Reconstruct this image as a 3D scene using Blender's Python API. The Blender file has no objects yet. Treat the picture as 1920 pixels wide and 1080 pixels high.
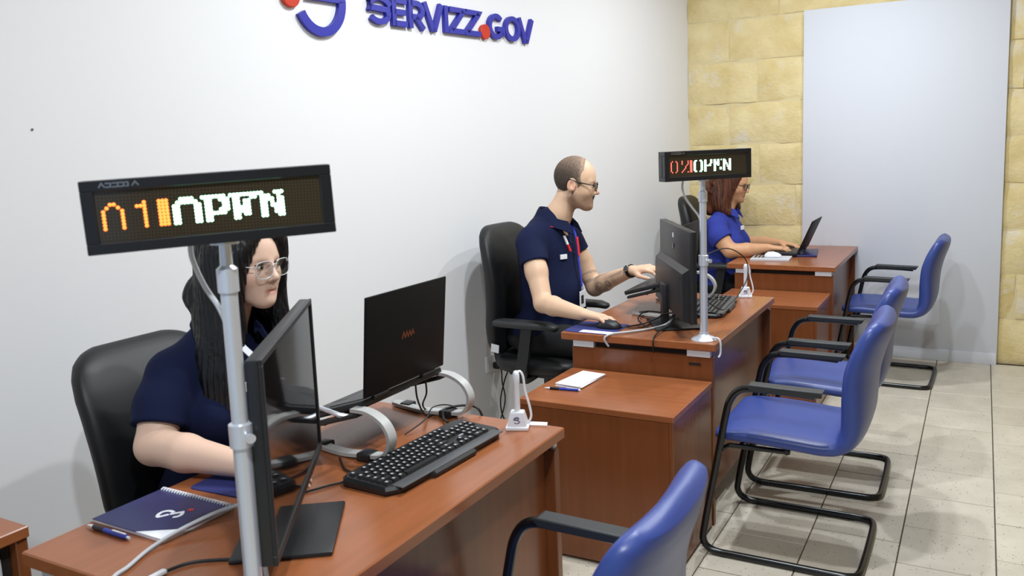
import bpy, bmesh, math, random
import numpy as np
from mathutils import Vector, Matrix, noise as mnoise

random.seed(7)
SC = bpy.context.scene
COL = SC.collection
R = math.radians
YB = 5.892                      # face of the stone wall at the far end
WANG = R(8.0)                   # the white wall runs 8 degrees off the desk row

# ------------------------------------------------------------------ camera
def cam_axes(yaw, pitch, roll):
    cy, sy, cp, sp = math.cos(yaw), math.sin(yaw), math.cos(pitch), math.sin(pitch)
    f = Vector((-sy*cp, cy*cp, -sp)); r = Vector((cy, sy, 0)); u = r.cross(f)
    return math.cos(roll)*r+math.sin(roll)*u, -math.sin(roll)*r+math.cos(roll)*u, f
cr, cu, cf = cam_axes(0.487708, 0.136099, -0.034854)
cam = bpy.data.cameras.new('camera'); camo = bpy.data.objects.new('camera', cam); COL.objects.link(camo)
camo.matrix_world = Matrix(((cr.x, cu.x, -cf.x, 1.893), (cr.y, cu.y, -cf.y, 0.0), (cr.z, cu.z, -cf.z, 1.48), (0, 0, 0, 1)))
cam.sensor_width = 36.0; cam.lens = 1566.25/1920*36
cam.shift_x = (960-1014.39)/1920; cam.shift_y = (485.36-540)/1920
cam.clip_start = 0.05
cam.dof.use_dof = True; cam.dof.focus_distance = 3.75; cam.dof.aperture_fstop = 7.0
SC.camera = camo

# ------------------------------------------------------------------ world, lights, exposure
world = bpy.data.worlds.new('world'); SC.world = world; world.use_nodes = True
bg = world.node_tree.nodes['Background']
bg.inputs[0].default_value = (0.58, 0.77, 1.0, 1); bg.inputs[1].default_value = 0.5
def lamp(x, y, z, power, size, col=(0.90, 0.955, 1.0)):
    l = bpy.data.lights.new('downlight', 'AREA'); l.shape = 'DISK'; l.size = size; l.energy = power; l.color = col
    o = bpy.data.objects.new('downlight', l); COL.objects.link(o); o.location = (x, y, z); return o
LAMPS = [(1.75, 0.25, 2.96, 32, .09), (1.50, -.10, 2.96, 15, .09), (0.85, 2.60, 2.96, 26, .09), (1.30, 2.30, 2.96, 22, .09), (1.10, 4.55, 2.96, 22, .09), (1.70, 4.20, 2.96, 19, .09)]
for a in LAMPS: lamp(*a)
SC.view_settings.view_transform = 'Standard'; SC.view_settings.look = 'None'
SC.view_settings.gamma = 1.0; SC.view_settings.use_curve_mapping = False
SC.view_settings.exposure = 0.32

# ------------------------------------------------------------------ materials
MATS = {}
def srgb(r, g, b):
    f = lambda c: (c/255/12.92) if c/255 <= .04045 else ((c/255+.055)/1.055)**2.4
    return (f(r), f(g), f(b))
def newmat(name):
    m = bpy.data.materials.new(name); m.use_nodes = True; MATS[name] = m
    nt = m.node_tree; return m, nt, nt.nodes['Principled BSDF']
def N(nt, t, **kw):
    n = nt.nodes.new(t)
    for k, v in kw.items(): setattr(n, k, v)
    return n
def mat(name, col, rough=.5, metal=0, spec=.5, bump=0, bscale=300, var=0, vscale=20, coat=0):
    m, nt, b = newmat(name)
    b.inputs['Base Color'].default_value = (*col, 1); b.inputs['Roughness'].default_value = rough
    b.inputs['Metallic'].default_value = metal; b.inputs['Specular IOR Level'].default_value = spec
    if coat: b.inputs['Coat Weight'].default_value = coat; b.inputs['Coat Roughness'].default_value = .15
    tc = N(nt, 'ShaderNodeTexCoord')
    if var:
        nz = N(nt, 'ShaderNodeTexNoise'); nz.inputs['Scale'].default_value = vscale; nz.inputs['Detail'].default_value = 4
        nt.links.new(tc.outputs['Object'], nz.inputs['Vector'])
        mx = N(nt, 'ShaderNodeMix', data_type='RGBA')
        mx.inputs[6].default_value = (*[max(0, c*(1-var)) for c in col], 1); mx.inputs[7].default_value = (*[min(1, c*(1+var)) for c in col], 1)
        nt.links.new(nz.outputs['Fac'], mx.inputs[0]); nt.links.new(mx.outputs[2], b.inputs['Base Color'])
    if bump:
        nb = N(nt, 'ShaderNodeTexNoise'); nb.inputs['Scale'].default_value = bscale; nb.inputs['Detail'].default_value = 3
        nt.links.new(tc.outputs['Object'], nb.inputs['Vector'])
        bp = N(nt, 'ShaderNodeBump'); bp.inputs['Strength'].default_value = bump; bp.inputs['Distance'].default_value = .002
        nt.links.new(nb.outputs['Fac'], bp.inputs['Height']); nt.links.new(bp.outputs[0], b.inputs['Normal'])
    return m
def emit(name, col, s):
    m, nt, b = newmat(name)
    b.inputs['Base Color'].default_value = (*col, 1); b.inputs['Emission Color'].default_value = (*col, 1); b.inputs['Emission Strength'].default_value = s
    return m
def wood(name, col, axis):
    m, nt, b = newmat(name)
    tc = N(nt, 'ShaderNodeTexCoord'); mp = N(nt, 'ShaderNodeMapping')
    sc = [26, 26, 26]; sc[axis] = 1.6; mp.inputs['Scale'].default_value = sc
    nz = N(nt, 'ShaderNodeTexNoise'); nz.inputs['Scale'].default_value = 1.6; nz.inputs['Detail'].default_value = 6; nz.inputs['Distortion'].default_value = .4
    n2 = N(nt, 'ShaderNodeTexNoise'); n2.inputs['Scale'].default_value = 3.5; n2.inputs['Detail'].default_value = 3
    rp = N(nt, 'ShaderNodeValToRGB'); e = rp.color_ramp.elements
    e[0].position = .28; e[0].color = (*[c*.82 for c in col], 1); e[1].position = .72; e[1].color = (*[c*1.13 for c in col], 1)
    ad = N(nt, 'ShaderNodeMix', data_type='FLOAT'); ad.inputs[0].default_value = .38
    L = nt.links.new
    L(tc.outputs['Object'], mp.inputs[0]); L(mp.outputs[0], nz.inputs['Vector']); L(tc.outputs['Object'], n2.inputs['Vector'])
    L(nz.outputs['Fac'], ad.inputs[2]); L(n2.outputs['Fac'], ad.inputs[3]); L(ad.outputs[0], rp.inputs[0]); L(rp.outputs[0], b.inputs['Base Color'])
    b.inputs['Roughness'].default_value = .26; b.inputs['Specular IOR Level'].default_value = .5
    return m
CH = srgb(148, 88, 53)
wood('wood_y', CH, 1); wood('wood_x', CH, 0); wood('wood_z_shaded', srgb(120, 68, 37), 2)  # upright panels use a darker copy, with their shade put into the colour
mat('plaster', srgb(232, 232, 234), .75, bump=.06, bscale=90)
mat('board', srgb(212, 215, 223), .7, bump=.04, bscale=120)
mat('ceiling', srgb(206, 200, 188), .9)
mat('stone_plain', srgb(176, 154, 112), .9, bump=.3, bscale=30, var=.12, vscale=4)
mat('spacer', srgb(205, 208, 214), .4, .2)
mat('alu', srgb(214, 219, 229), .33, .55)
mat('alu_dark', srgb(150, 155, 165), .3, .9)
mat('black_plastic', srgb(24, 25, 28), .42, bump=.05, bscale=900)
mat('lid_black', srgb(13, 13, 14), .55, spec=.2)
mat('black_gloss', srgb(10, 10, 12), .12)
mat('black_frame', srgb(14, 15, 17), .25)
mat('pad_black', srgb(38, 40, 42), .5, bump=.1, bscale=500)
mat('leather', srgb(17, 18, 20), .5, bump=.12, bscale=420)
mat('blue_vinyl', srgb(50, 68, 136), .38, bump=.10, bscale=260, var=.06, vscale=9)
mat('white_plastic', srgb(232, 234, 240), .35)
mat('grey_plastic', srgb(172, 172, 170), .4)
mat('paper', srgb(238, 240, 246), .7)
mat('navy_cover', srgb(34, 38, 92), .35)
mat('navy_fabric', srgb(40, 46, 110), .8)
mat('pen_blue', srgb(40, 62, 170), .3)
mat('cable_black', srgb(18, 18, 20), .5)
mat('cable_grey', srgb(190, 192, 196), .5)
mat('sign_case', srgb(20, 22, 28), .35)
mat('logo_blue', srgb(46, 48, 160), .38)
mat('logo_red', srgb(196, 48, 16), .4)
mat('key', srgb(30, 31, 34), .45)
mat('key_mark', srgb(176, 180, 184), .5)
mat('kb_edge', srgb(78, 80, 82), .4)
mat('mortar', srgb(220, 204, 160), .9, bump=.5, bscale=60)
mat('gap_dark', srgb(26, 18, 14), .8)
mat('sole', srgb(15, 15, 15), .6)
mat('orange_mark', srgb(110, 52, 20), .5)
mat('red_mark', srgb(120, 30, 26), .5)
mat('gold', srgb(200, 160, 90), .35, .6)
emit('led_red', (1.0, .20, .03), 2.1); emit('led_green', (.42, 1.0, .62), 5.0); emit('led_red_far', (1.0, .10, .07), 2.2)
def m_display():
    m, nt, b = newmat('led_panel'); L = nt.links.new
    tc = N(nt, 'ShaderNodeTexCoord'); mp = N(nt, 'ShaderNodeMapping'); mp.inputs['Scale'].default_value = (1/.00484, 1, 1/.00484)
    vo = N(nt, 'ShaderNodeTexVoronoi'); vo.inputs['Scale'].default_value = 1; vo.inputs['Randomness'].default_value = 0
    rp = N(nt, 'ShaderNodeValToRGB'); e = rp.color_ramp.elements
    e[0].position = .25; e[0].color = (*srgb(60, 52, 40), 1); e[1].position = .45; e[1].color = (*srgb(44, 38, 30), 1)
    L(tc.outputs['Object'], mp.inputs[0]); L(mp.outputs[0], vo.inputs['Vector']); L(vo.outputs['Distance'], rp.inputs[0]); L(rp.outputs[0], b.inputs['Base Color'])
    b.inputs['Roughness'].default_value = .12
m_display()
def m_tile():
    m, nt, b = newmat('terrazzo'); L = nt.links.new
    tc = N(nt, 'ShaderNodeTexCoord'); oi = N(nt, 'ShaderNodeObjectInfo'); ad = N(nt, 'ShaderNodeVectorMath', operation='ADD')
    mu = N(nt, 'ShaderNodeMath', operation='MULTIPLY'); mu.inputs[1].default_value = 37.0
    L(oi.outputs['Random'], mu.inputs[0]); L(tc.outputs['Object'], ad.inputs[0]); L(mu.outputs[0], ad.inputs[1])
    vo = N(nt, 'ShaderNodeTexVoronoi'); vo.inputs['Scale'].default_value = 115
    L(ad.outputs[0], vo.inputs['Vector'])
    sep = N(nt, 'ShaderNodeSeparateColor'); L(vo.outputs['Color'], sep.inputs[0])
    # only some cells carry a chip, of varying size
    th = N(nt, 'ShaderNodeMapRange'); th.inputs[1].default_value = .72; th.inputs[2].default_value = 1; th.inputs[3].default_value = 0; th.inputs[4].default_value = .34
    L(sep.outputs[0], th.inputs[0])
    lt = N(nt, 'ShaderNodeMath', operation='LESS_THAN'); L(vo.outputs['Distance'], lt.inputs[0]); L(th.outputs[0], lt.inputs[1])
    nz = N(nt, 'ShaderNodeTexNoise'); nz.inputs['Scale'].default_value = 7; nz.inputs['Detail'].default_value = 5; L(ad.outputs[0], nz.inputs['Vector'])
    rp = N(nt, 'ShaderNodeValToRGB'); e = rp.color_ramp.elements
    e[0].position = .3; e[0].color = (*srgb(196, 188, 172), 1); e[1].position = .75; e[1].color = (*srgb(214, 206, 190), 1); L(nz.outputs['Fac'], rp.inputs[0])
    mx = N(nt, 'ShaderNodeMix', data_type='RGBA'); mx.inputs[7].default_value = (*srgb(122, 106, 92), 1)
    L(lt.outputs[0], mx.inputs[0]); L(rp.outputs[0], mx.inputs[6])
    hv = N(nt, 'ShaderNodeHueSaturation'); mr = N(nt, 'ShaderNodeMapRange'); mr.inputs[3].default_value = .95; mr.inputs[4].default_value = 1.04
    L(oi.outputs['Random'], mr.inputs[0]); L(mr.outputs[0], hv.inputs['Value']); L(mx.outputs[2], hv.inputs['Color']); L(hv.outputs[0], b.inputs['Base Color'])
    b.inputs['Roughness'].default_value = .38
m_tile()
mat('grout', srgb(78, 70, 62), .9)
def m_stone():
    m, nt, b = newmat('limestone'); L = nt.links.new
    tc = N(nt, 'ShaderNodeTexCoord'); oi = N(nt, 'ShaderNodeObjectInfo'); ad = N(nt, 'ShaderNodeVectorMath', operation='ADD')
    mu = N(nt, 'ShaderNodeMath', operation='MULTIPLY'); mu.inputs[1].default_value = 53.0
    L(oi.outputs['Random'], mu.inputs[0]); L(tc.outputs['Object'], ad.inputs[0]); L(mu.outputs[0], ad.inputs[1])
    n1 = N(nt, 'ShaderNodeTexNoise'); n1.inputs['Scale'].default_value = 6; n1.inputs['Detail'].default_value = 7; L(ad.outputs[0], n1.inputs['Vector'])
    rp = N(nt, 'ShaderNodeValToRGB'); e = rp.color_ramp.elements
    e[0].position = .3; e[0].color = (*srgb(216, 194, 136), 1); e[1].position = .7; e[1].color = (*srgb(236, 219, 170), 1); L(n1.outputs['Fac'], rp.inputs[0])
    n2 = N(nt, 'ShaderNodeTexNoise'); n2.inputs['Scale'].default_value = 4.5; n2.inputs['Detail'].default_value = 8; n2.inputs['Roughness'].default_value = .7; L(ad.outputs[0], n2.inputs['Vector'])
    r2 = N(nt, 'ShaderNodeValToRGB'); e = r2.color_ramp.elements; e[0].position = .55; e[1].position = .66; L(n2.outputs['Fac'], r2.inputs[0])
    sc = N(nt, 'ShaderNodeMath', operation='MULTIPLY'); sc.inputs[1].default_value = .75; L(r2.outputs[0], sc.inputs[0])
    mx = N(nt, 'ShaderNodeMix', data_type='RGBA'); mx.inputs[7].default_value = (*srgb(226, 218, 200), 1)
    L(sc.outputs[0], mx.inputs[0]); L(rp.outputs[0], mx.inputs[6]); L(mx.outputs[2], b.inputs['Base Color'])
    n3 = N(nt, 'ShaderNodeTexNoise'); n3.inputs['Scale'].default_value = 34; n3.inputs['Detail'].default_value = 9; n3.inputs['Roughness'].default_value = .62; n3.inputs['Distortion'].default_value = .1; L(ad.outputs[0], n3.inputs['Vector'])
    bp = N(nt, 'ShaderNodeBump'); bp.inputs['Strength'].default_value = .5; bp.inputs['Distance'].default_value = .015; L(n3.outputs['Fac'], bp.inputs['Height']); L(bp.outputs[0], b.inputs['Normal'])
    b.inputs['Roughness'].default_value = .9
m_stone()
def m_attr(name, rough, bump, bscale, sss=0, sheen=0, spec=.4):
    m, nt, b = newmat(name); L = nt.links.new
    at = N(nt, 'ShaderNodeAttribute', attribute_name='Col'); L(at.outputs['Color'], b.inputs['Base Color'])
    b.inputs['Roughness'].default_value = rough; b.inputs['Specular IOR Level'].default_value = spec
    if sss: b.inputs['Subsurface Weight'].default_value = sss; b.inputs['Subsurface Radius'].default_value = (.012, .005, .003); b.inputs['Subsurface Scale'].default_value = .5
    if sheen: b.inputs['Sheen Weight'].default_value = sheen
    tc = N(nt, 'ShaderNodeTexCoord'); nz = N(nt, 'ShaderNodeTexNoise'); nz.inputs['Scale'].default_value = bscale; nz.inputs['Detail'].default_value = 3
    bp = N(nt, 'ShaderNodeBump'); bp.inputs['Strength'].default_value = bump; bp.inputs['Distance'].default_value = .002
    L(tc.outputs['Object'], nz.inputs['Vector']); L(nz.outputs['Fac'], bp.inputs['Height']); L(bp.outputs[0], b.inputs['Normal'])
m_attr('skin', .48, .08, 260, sss=.12)
def m_crop():
    m, nt, b = newmat('crop'); L = nt.links.new
    at = N(nt, 'ShaderNodeAttribute', attribute_name='Col'); tc = N(nt, 'ShaderNodeTexCoord'); nz = N(nt, 'ShaderNodeTexNoise'); nz.inputs['Scale'].default_value = 190; nz.inputs['Detail'].default_value = 4; nz.inputs['Roughness'].default_value = .7
    mr = N(nt, 'ShaderNodeMapRange'); mr.inputs[1].default_value = .35; mr.inputs[2].default_value = .68; mr.inputs[3].default_value = .45; mr.inputs[4].default_value = 1.35
    mu = N(nt, 'ShaderNodeMix', data_type='RGBA', blend_type='MULTIPLY'); mu.inputs[0].default_value = 1
    L(tc.outputs['Object'], nz.inputs['Vector']); L(nz.outputs['Fac'], mr.inputs[0]); L(at.outputs['Color'], mu.inputs[6]); L(mr.outputs[0], mu.inputs[7]); L(mu.outputs[2], b.inputs['Base Color'])
    bp = N(nt, 'ShaderNodeBump'); bp.inputs['Strength'].default_value = .7; bp.inputs['Distance'].default_value = .003; L(nz.outputs['Fac'], bp.inputs['Height']); L(bp.outputs[0], b.inputs['Normal']); b.inputs['Roughness'].default_value = .8
m_crop()
m_attr('cloth', .85, .15, 700, spec=.25)
def m_hair(name, c0, c1, rough=.35):
    m, nt, b = newmat(name); L = nt.links.new
    tc = N(nt, 'ShaderNodeTexCoord'); mp = N(nt, 'ShaderNodeMapping'); mp.inputs['Scale'].default_value = (90, 90, 5)
    nz = N(nt, 'ShaderNodeTexNoise'); nz.inputs['Scale'].default_value = 1.3; nz.inputs['Detail'].default_value = 5; nz.inputs['Distortion'].default_value = .6
    rp = N(nt, 'ShaderNodeValToRGB'); e = rp.color_ramp.elements; e[0].position = .3; e[0].color = (*c0, 1); e[1].position = .75; e[1].color = (*c1, 1)
    bp = N(nt, 'ShaderNodeBump'); bp.inputs['Strength'].default_value = .6; bp.inputs['Distance'].default_value = .004
    L(tc.outputs['Object'], mp.inputs[0]); L(mp.outputs[0], nz.inputs['Vector']); L(nz.outputs['Fac'], rp.inputs[0]); L(rp.outputs[0], b.inputs['Base Color'])
    L(nz.outputs['Fac'], bp.inputs['Height']); L(bp.outputs[0], b.inputs['Normal']); b.inputs['Roughness'].default_value = rough
m_hair('hair_black', srgb(6, 6, 7), srgb(15, 14, 17), .42)
m_hair('hair_auburn', srgb(30, 15, 10), srgb(112, 58, 26), .42)
def m_lens(name, tint):
    m = bpy.data.materials.new(name); m.use_nodes = True; MATS[name] = m; nt = m.node_tree; nt.nodes.clear()
    o = N(nt, 'ShaderNodeOutputMaterial'); t = N(nt, 'ShaderNodeBsdfTransparent'); g = N(nt, 'ShaderNodeBsdfGlossy'); x = N(nt, 'ShaderNodeMixShader')
    t.inputs[0].default_value = (*tint, 1); g.inputs['Roughness'].default_value = .03; x.inputs[0].default_value = .10
    nt.links.new(t.outputs[0], x.inputs[1]); nt.links.new(g.outputs[0], x.inputs[2]); nt.links.new(x.outputs[0], o.inputs[0])
m_lens('lens', (.96, .97, .98)); m_lens('lens_tint', (.8, .78, .84))
mat('screen_off', srgb(12, 12, 14), .06, spec=.6)
mat('clear_frame', srgb(196, 200, 206), .2)

# ------------------------------------------------------------------ mesh helpers
class MB:
    def __init__(s): s.bm = bmesh.new(); s.M = Matrix.Identity(4)
    def _add(s, bm2):
        bmesh.ops.transform(bm2, matrix=s.M, verts=bm2.verts)
        me = bpy.data.meshes.new('t'); bm2.to_mesh(me); bm2.free(); s.bm.from_mesh(me); bpy.data.meshes.remove(me); return s
    def box(s, lo, hi, bev=0, seg=2):
        b = bmesh.new(); bmesh.ops.create_cube(b, size=1)
        for v in b.verts: v.co = Vector([lo[i]+(hi[i]-lo[i])*(v.co[i]+.5) for i in range(3)])
        if bev: bmesh.ops.bevel(b, geom=b.edges[:], offset=bev, segments=seg, profile=.5, affect='EDGES')
        return s._add(b)
    def rot(s, M): s.M = M; return s
    def loft(s, rings, cap=True, closed=False):
        b = bmesh.new(); vs = [[b.verts.new(p) for p in r] for r in rings]; n = len(rings[0])
        rr = range(len(vs)) if closed else range(len(vs)-1)
        for i in rr:
            a, c = vs[i], vs[(i+1) % len(vs)]
            for j in range(n): b.faces.new((a[j], a[(j+1) % n], c[(j+1) % n], c[j]))
        if cap and not closed: b.faces.new(vs[0][::-1]); b.faces.new(vs[-1])
        bmesh.ops.recalc_face_normals(b, faces=b.faces[:]); return s._add(b)
    def cyl(s, p0, p1, r0, r1=None, seg=16):
        return s.tube([p0, p1], [r0, r0 if r1 is None else r1], seg)
    def tube(s, pts, r, seg=10, closed=False, flat=None, up=None):
        pts = [Vector(p) for p in pts]; n = len(pts); rs = r if isinstance(r, (list, tuple)) else [r]*n
        T = []
        for i in range(n):
            if closed: t = pts[(i+1) % n]-pts[i-1]
            else: t = pts[min(i+1, n-1)]-pts[max(i-1, 0)]
            T.append(t.normalized())
        a = Vector(up) if up else (Vector((0, 0, 1)) if abs(T[0].z) < .9 else Vector((1, 0, 0)))
        u = (a-T[0]*a.dot(T[0])).normalized(); rings = []
        for i in range(n):
            if up: u = Vector(up)
            u = (u-T[i]*u.dot(T[i])).normalized(); v = T[i].cross(u)
            ra, rb = rs[i], rs[i]*(flat if flat else 1)
            rings.append([pts[i]+u*(math.cos(2*math.pi*k/seg)*rb)+v*(math.sin(2*math.pi*k/seg)*ra) for k in range(seg)])
        return s.loft(rings, closed=closed)
    def band(s, pts, w, t, wdir):
        # rectangular section swept along pts: w across wdir, t thick
        pts = [Vector(p) for p in pts]; W = Vector(wdir).normalized(); n = len(pts); rings = []
        for i in range(n):
            T = (pts[min(i+1, n-1)]-pts[max(i-1, 0)]).normalized(); q = T.cross(W).normalized()
            rings.append([pts[i]+W*(a*w/2)+q*(b*t/2) for a, b in ((-1, -1), (1, -1), (1, 1), (-1, 1))])
        return s.loft(rings)
    def lathe(s, prof, seg=20, c=(0, 0, 0)):
        c = Vector(c); return s.loft([[c+Vector((r*math.cos(2*math.pi*k/seg), r*math.sin(2*math.pi*k/seg), z)) for k in range(seg)] for r, z in prof])
    def prism(s, poly, d, ax=(Vector((1, 0, 0)), Vector((0, 0, 1))), off=Vector((0, 0, 0))):
        # polygon in the plane spanned by ax, extruded by vector d
        p0 = [off+ax[0]*a+ax[1]*b_ for a, b_ in poly]; d = Vector(d)
        return s.loft([p0, [p+d for p in p0]])
    def sph(s, c, r, seg=12, sc=(1, 1, 1)):
        b = bmesh.new(); bmesh.ops.create_uvsphere(b, u_segments=seg, v_segments=max(6, seg*2//3), radius=1)
        for v in b.verts: v.co = Vector((c[0]+v.co.x*r*sc[0], c[1]+v.co.y*r*sc[1], c[2]+v.co.z*r*sc[2]))
        return s._add(b)
    def mesh(s, name):
        me = bpy.data.meshes.new(name); s.bm.to_mesh(me); s.bm.free(); return me
    def build(s, name, m, parent=None, smooth=35, loc=None):
        me = s.mesh(name); return mkobj(name, me, m, parent, smooth, loc)
def mkobj(name, me, m, parent=None, smooth=35, loc=None):
    if m and not me.materials: me.materials.append(MATS[m])
    if smooth:
        me.polygons.foreach_set('use_smooth', [True]*len(me.polygons))
        if smooth < 180: me.set_sharp_from_angle(angle=R(smooth))
    o = bpy.data.objects.new(name, me); COL.objects.link(o)
    if parent: o.parent = parent
    if loc: o.location = loc
    return o
def tag(o, label=None, cat=None, group=None, kind=None):
    if label: o['label'] = label
    if cat: o['category'] = cat
    if group: o['group'] = group
    if kind: o['kind'] = kind
    return o
def thing(name, label, cat, loc=(0, 0, 0), rz=0, group=None):
    o = bpy.data.objects.new(name, None); COL.objects.link(o); o.location = loc; o.rotation_euler = (0, 0, rz)
    o.empty_display_size = .05
    return tag(o, label, cat, group)
def dup(o, parent=None):
    c = o.copy(); COL.objects.link(c); c.parent = parent
    for ch in o.children: dup(ch, c)
    return c
def spline(pts, n=8, closed=False):
    P = [Vector(p) for p in pts]; out = []; m = len(P)
    for i in range(m if closed else m-1):
        g = (lambda k: P[k % m]) if closed else (lambda k: P[max(0, min(m-1, k))])
        a, b, c, d = g(i-1), g(i), g(i+1), g(i+2)
        for k in range(n):
            t = k/n; out.append(.5*((2*b)+(c-a)*t+(2*a-5*b+4*c-d)*t*t+(3*b-a-3*c+d)*t**3))
    if not closed: out.append(P[-1])
    return out
def rring(c, A, a, B, b, e=4, n=28):
    # super-ellipse ring about c in the plane of unit vectors A, B
    out = []
    for k in range(n):
        th = 2*math.pi*k/n; x, y = math.cos(th), math.sin(th)
        out.append(Vector(c)+Vector(A)*(math.copysign(abs(x)**(2/e), x)*a)+Vector(B)*(math.copysign(abs(y)**(2/e), y)*b))
    return out

# ------------------------------------------------------------------ the room
WD = Vector((math.sin(WANG), math.cos(WANG), 0)); WN = Vector((math.cos(WANG), -math.sin(WANG), 0))
def wallpt(s, z, out=0): return Vector((0, YB, z))+WD*s+WN*out
CEIL = 3.05
o = MB(); b0, b1 = wallpt(-9.0, 0), wallpt(.05, 0)
o.prism([(b0.x, b0.y), (b1.x, b1.y), (b1.x-.12, b1.y), (b0.x-.12, b0.y)], (0, 0, CEIL), (Vector((1, 0, 0)), Vector((0, 1, 0))))
tag(o.build('wall_left', 'plaster'), 'plain white plaster wall behind the desks', kind='structure')
tag(MB().box((-.1, YB+.022, 0), (4.7, YB+.15, CEIL)).build('wall_back', 'mortar'), 'wall of pale yellow limestone blocks at the far end', kind='structure')
wall_back = bpy.data.objects['wall_back']
tag(MB().box((4.6, -3.2, 0), (4.72, YB+.15, CEIL)).build('wall_right', 'stone_plain'), kind='structure')
tag(MB().box((-2.2, -3.2, CEIL), (4.72, YB+.15, CEIL+.1)).build('ceiling', 'ceiling'), kind='structure')
floor = tag(MB().box((-2.2, -3.2, -.1), (4.72, YB+.15, -.006)).build('floor', 'grout'), 'speckled cream terrazzo floor tiles with dark joints', kind='structure')
# stone blocks
rnd = random.Random(3)
courses = [0, .290, .575, .860, 1.145, 1.431, 1.716, 2.005, 2.290, 2.580, 2.865, 3.05]
known = {4: [.512, 1.1], 5: [.302, .86], 6: [.497, 1.05], 7: [.30, .84], 8: [.643, 1.2], 3: [.76, 1.3], 2: [.35, .9], 1: [.55, 1.1], 0: [.3, .8], 9: [.35, .95], 10: [.6, 1.2]}
def stone(x0, x1, z0, z1, seed):
    w, h = x1-x0, z1-z0; nx, nz = max(4, int(w/.055)), 5; bm = bmesh.new(); g = []
    for j in range(nz+1):
        row = []
        for i in range(nx+1):
            u, v = i/nx, j/nz
            edge = min(u*w, (1-u)*w, v*h, (1-v)*h)
            d = .010*mnoise.noise(Vector((x0*3+u*w*7, seed*3.1, z0*3+v*h*7)))+.005*mnoise.noise(Vector((x0+u*w*19, seed*1.7, z0+v*h*19)))
            if edge < 1e-6: d += .012
            jx = .006*mnoise.noise(Vector((seed, v*6, x0*9))) if i in (0, nx) else 0
            jz = .007*mnoise.noise(Vector((u*w*9, seed+7, z0*5))) if j in (0, nz) else 0
            row.append(bm.verts.new((x0+u*w+jx, d, z0+v*h+jz)))
        g.append(row)
    for j in range(nz):
        for i in range(nx): bm.faces.new((g[j][i], g[j][i+1], g[j+1][i+1], g[j+1][i]))
    # sides back into the mortar
    loop = [g[0][i] for i in range(nx+1)]+[g[j][nx] for j in range(1, nz+1)]+[g[nz][i] for i in range(nx-1, -1, -1)]+[g[j][0] for j in range(nz-1, 0, -1)]
    back = [bm.verts.new((v.co.x, .03, v.co.z)) for v in loop]; L = len(loop)
    for k in range(L): bm.faces.new((loop[(k+1) % L], loop[k], back[k], back[(k+1) % L]))
    me = bpy.data.meshes.new('stone'); bm.to_mesh(me); bm.free(); return me
for ci in range(len(courses)-1):
    js = [0]+known[ci]
    while js[-1] < 4.55: js.append(js[-1]+rnd.uniform(.46, .62))
    js[-1] = 4.62
    for a, b in zip(js, js[1:]):
        if b-a < .15: continue
        if a > .86 and b < 1.97 and courses[ci+1] < 2.25: continue     # hidden by the board
        mkobj('stone', stone(a+.005, b-.005, courses[ci]+.005, courses[ci+1]-.005, a*7+ci), 'limestone', wall_back, 40, (0, YB+.008, 0))
pb = MB().box((.813, YB-.028, 0), (2.011, YB+.006, 2.297), .003).build('trim_1', 'board'); tag(pb, 'tall white board standing against the stone wall', kind='structure')
MB().box((.816, YB-.034, 0), (2.008, YB-.0275, .075), .002).build('skirting', 'board', pb)
# floor tiles, half-bond
tm = MB().box((-.1514, -.1514, -.012), (.1514, .1514, 0), .0014, 1).mesh('tile')
xs = [1.979+.307*k for k in range(-7, 4)]
for ci, x in enumerate(xs):
    ph = 2.970 if (ci % 2 == 1) else 3.1235
    y = ph-.307*5
    while y < YB-.02:
        t = mkobj('tile', tm, 'terrazzo', floor, 0, (x-.1535, y+.1535, rnd.uniform(-.0006, .0006)))
        if y+.307 > YB: t.scale.y = max(.1, (YB-y)/.307); t.location.y = y+(YB-y)/2
        t.rotation_euler.z = rnd.choice((0, math.pi/2, math.pi, -math.pi/2)) if y+.307 <= YB else 0
        y += .307
MB().box((-2.0, -3.0, -.008), (1.979-.307*8, YB, -.001)).build('floor_margin', 'terrazzo', floor)
MB().box((1.979-.307*8, -3.0, -.008), (4.6, 1.42, -.001)).build('floor_margin', 'terrazzo', floor)
MB().box((1.979+.307*3, 1.42, -.008), (4.6, YB, -.001)).build('floor_margin', 'terrazzo', floor)

# ------------------------------------------------------------------ wall emblem and lettering (local x along the wall, -y out of it)
def stroke(mb, pts, w, d0=-.020, d1=0, mitre=True):
    P = [Vector((p[0], p[1])) for p in pts]; n = len(P); L_, R_ = [], []
    for i in range(n):
        a = (P[i]-P[i-1]).normalized() if i else None; b = (P[i+1]-P[i]).normalized() if i < n-1 else None
        if a is None: t = b; k = 1
        elif b is None: t = a; k = 1
        else: t = (a+b).normalized(); k = 1/max(.45, t.dot(a))
        q = Vector((-t.y, t.x))*(w/2*k); L_.append(P[i]+q); R_.append(P[i]-q)
    rings = [[Vector((l.x, d1, l.y)), Vector((l.x, d0, l.y)), Vector((r.x, d0, r.y)), Vector((r.x, d1, r.y))] for l, r in zip(L_, R_)]
    mb.loft(rings); return mb
def arc(cx, cy, rx, ry, a0, a1, n=18): return [(cx+rx*math.cos(R(a0+(a1-a0)*k/n)), cy+ry*math.sin(R(a0+(a1-a0)*k/n))) for k in range(n+1)]
WROT = math.pi/2-WANG
emb = thing('wall_emblem', 'large blue S-shaped emblem with a red dot fixed high on the white wall', 'emblem', wallpt(-3.3, 2.078), WROT)
mb = MB(); w = .036
stroke(mb, arc(0, 0, .110, .126, 208, 360)+[(.108, 0.012), (-.070, 0.012)] , w)
mb.build('emblem_stroke', 'logo_blue', emb)
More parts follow.
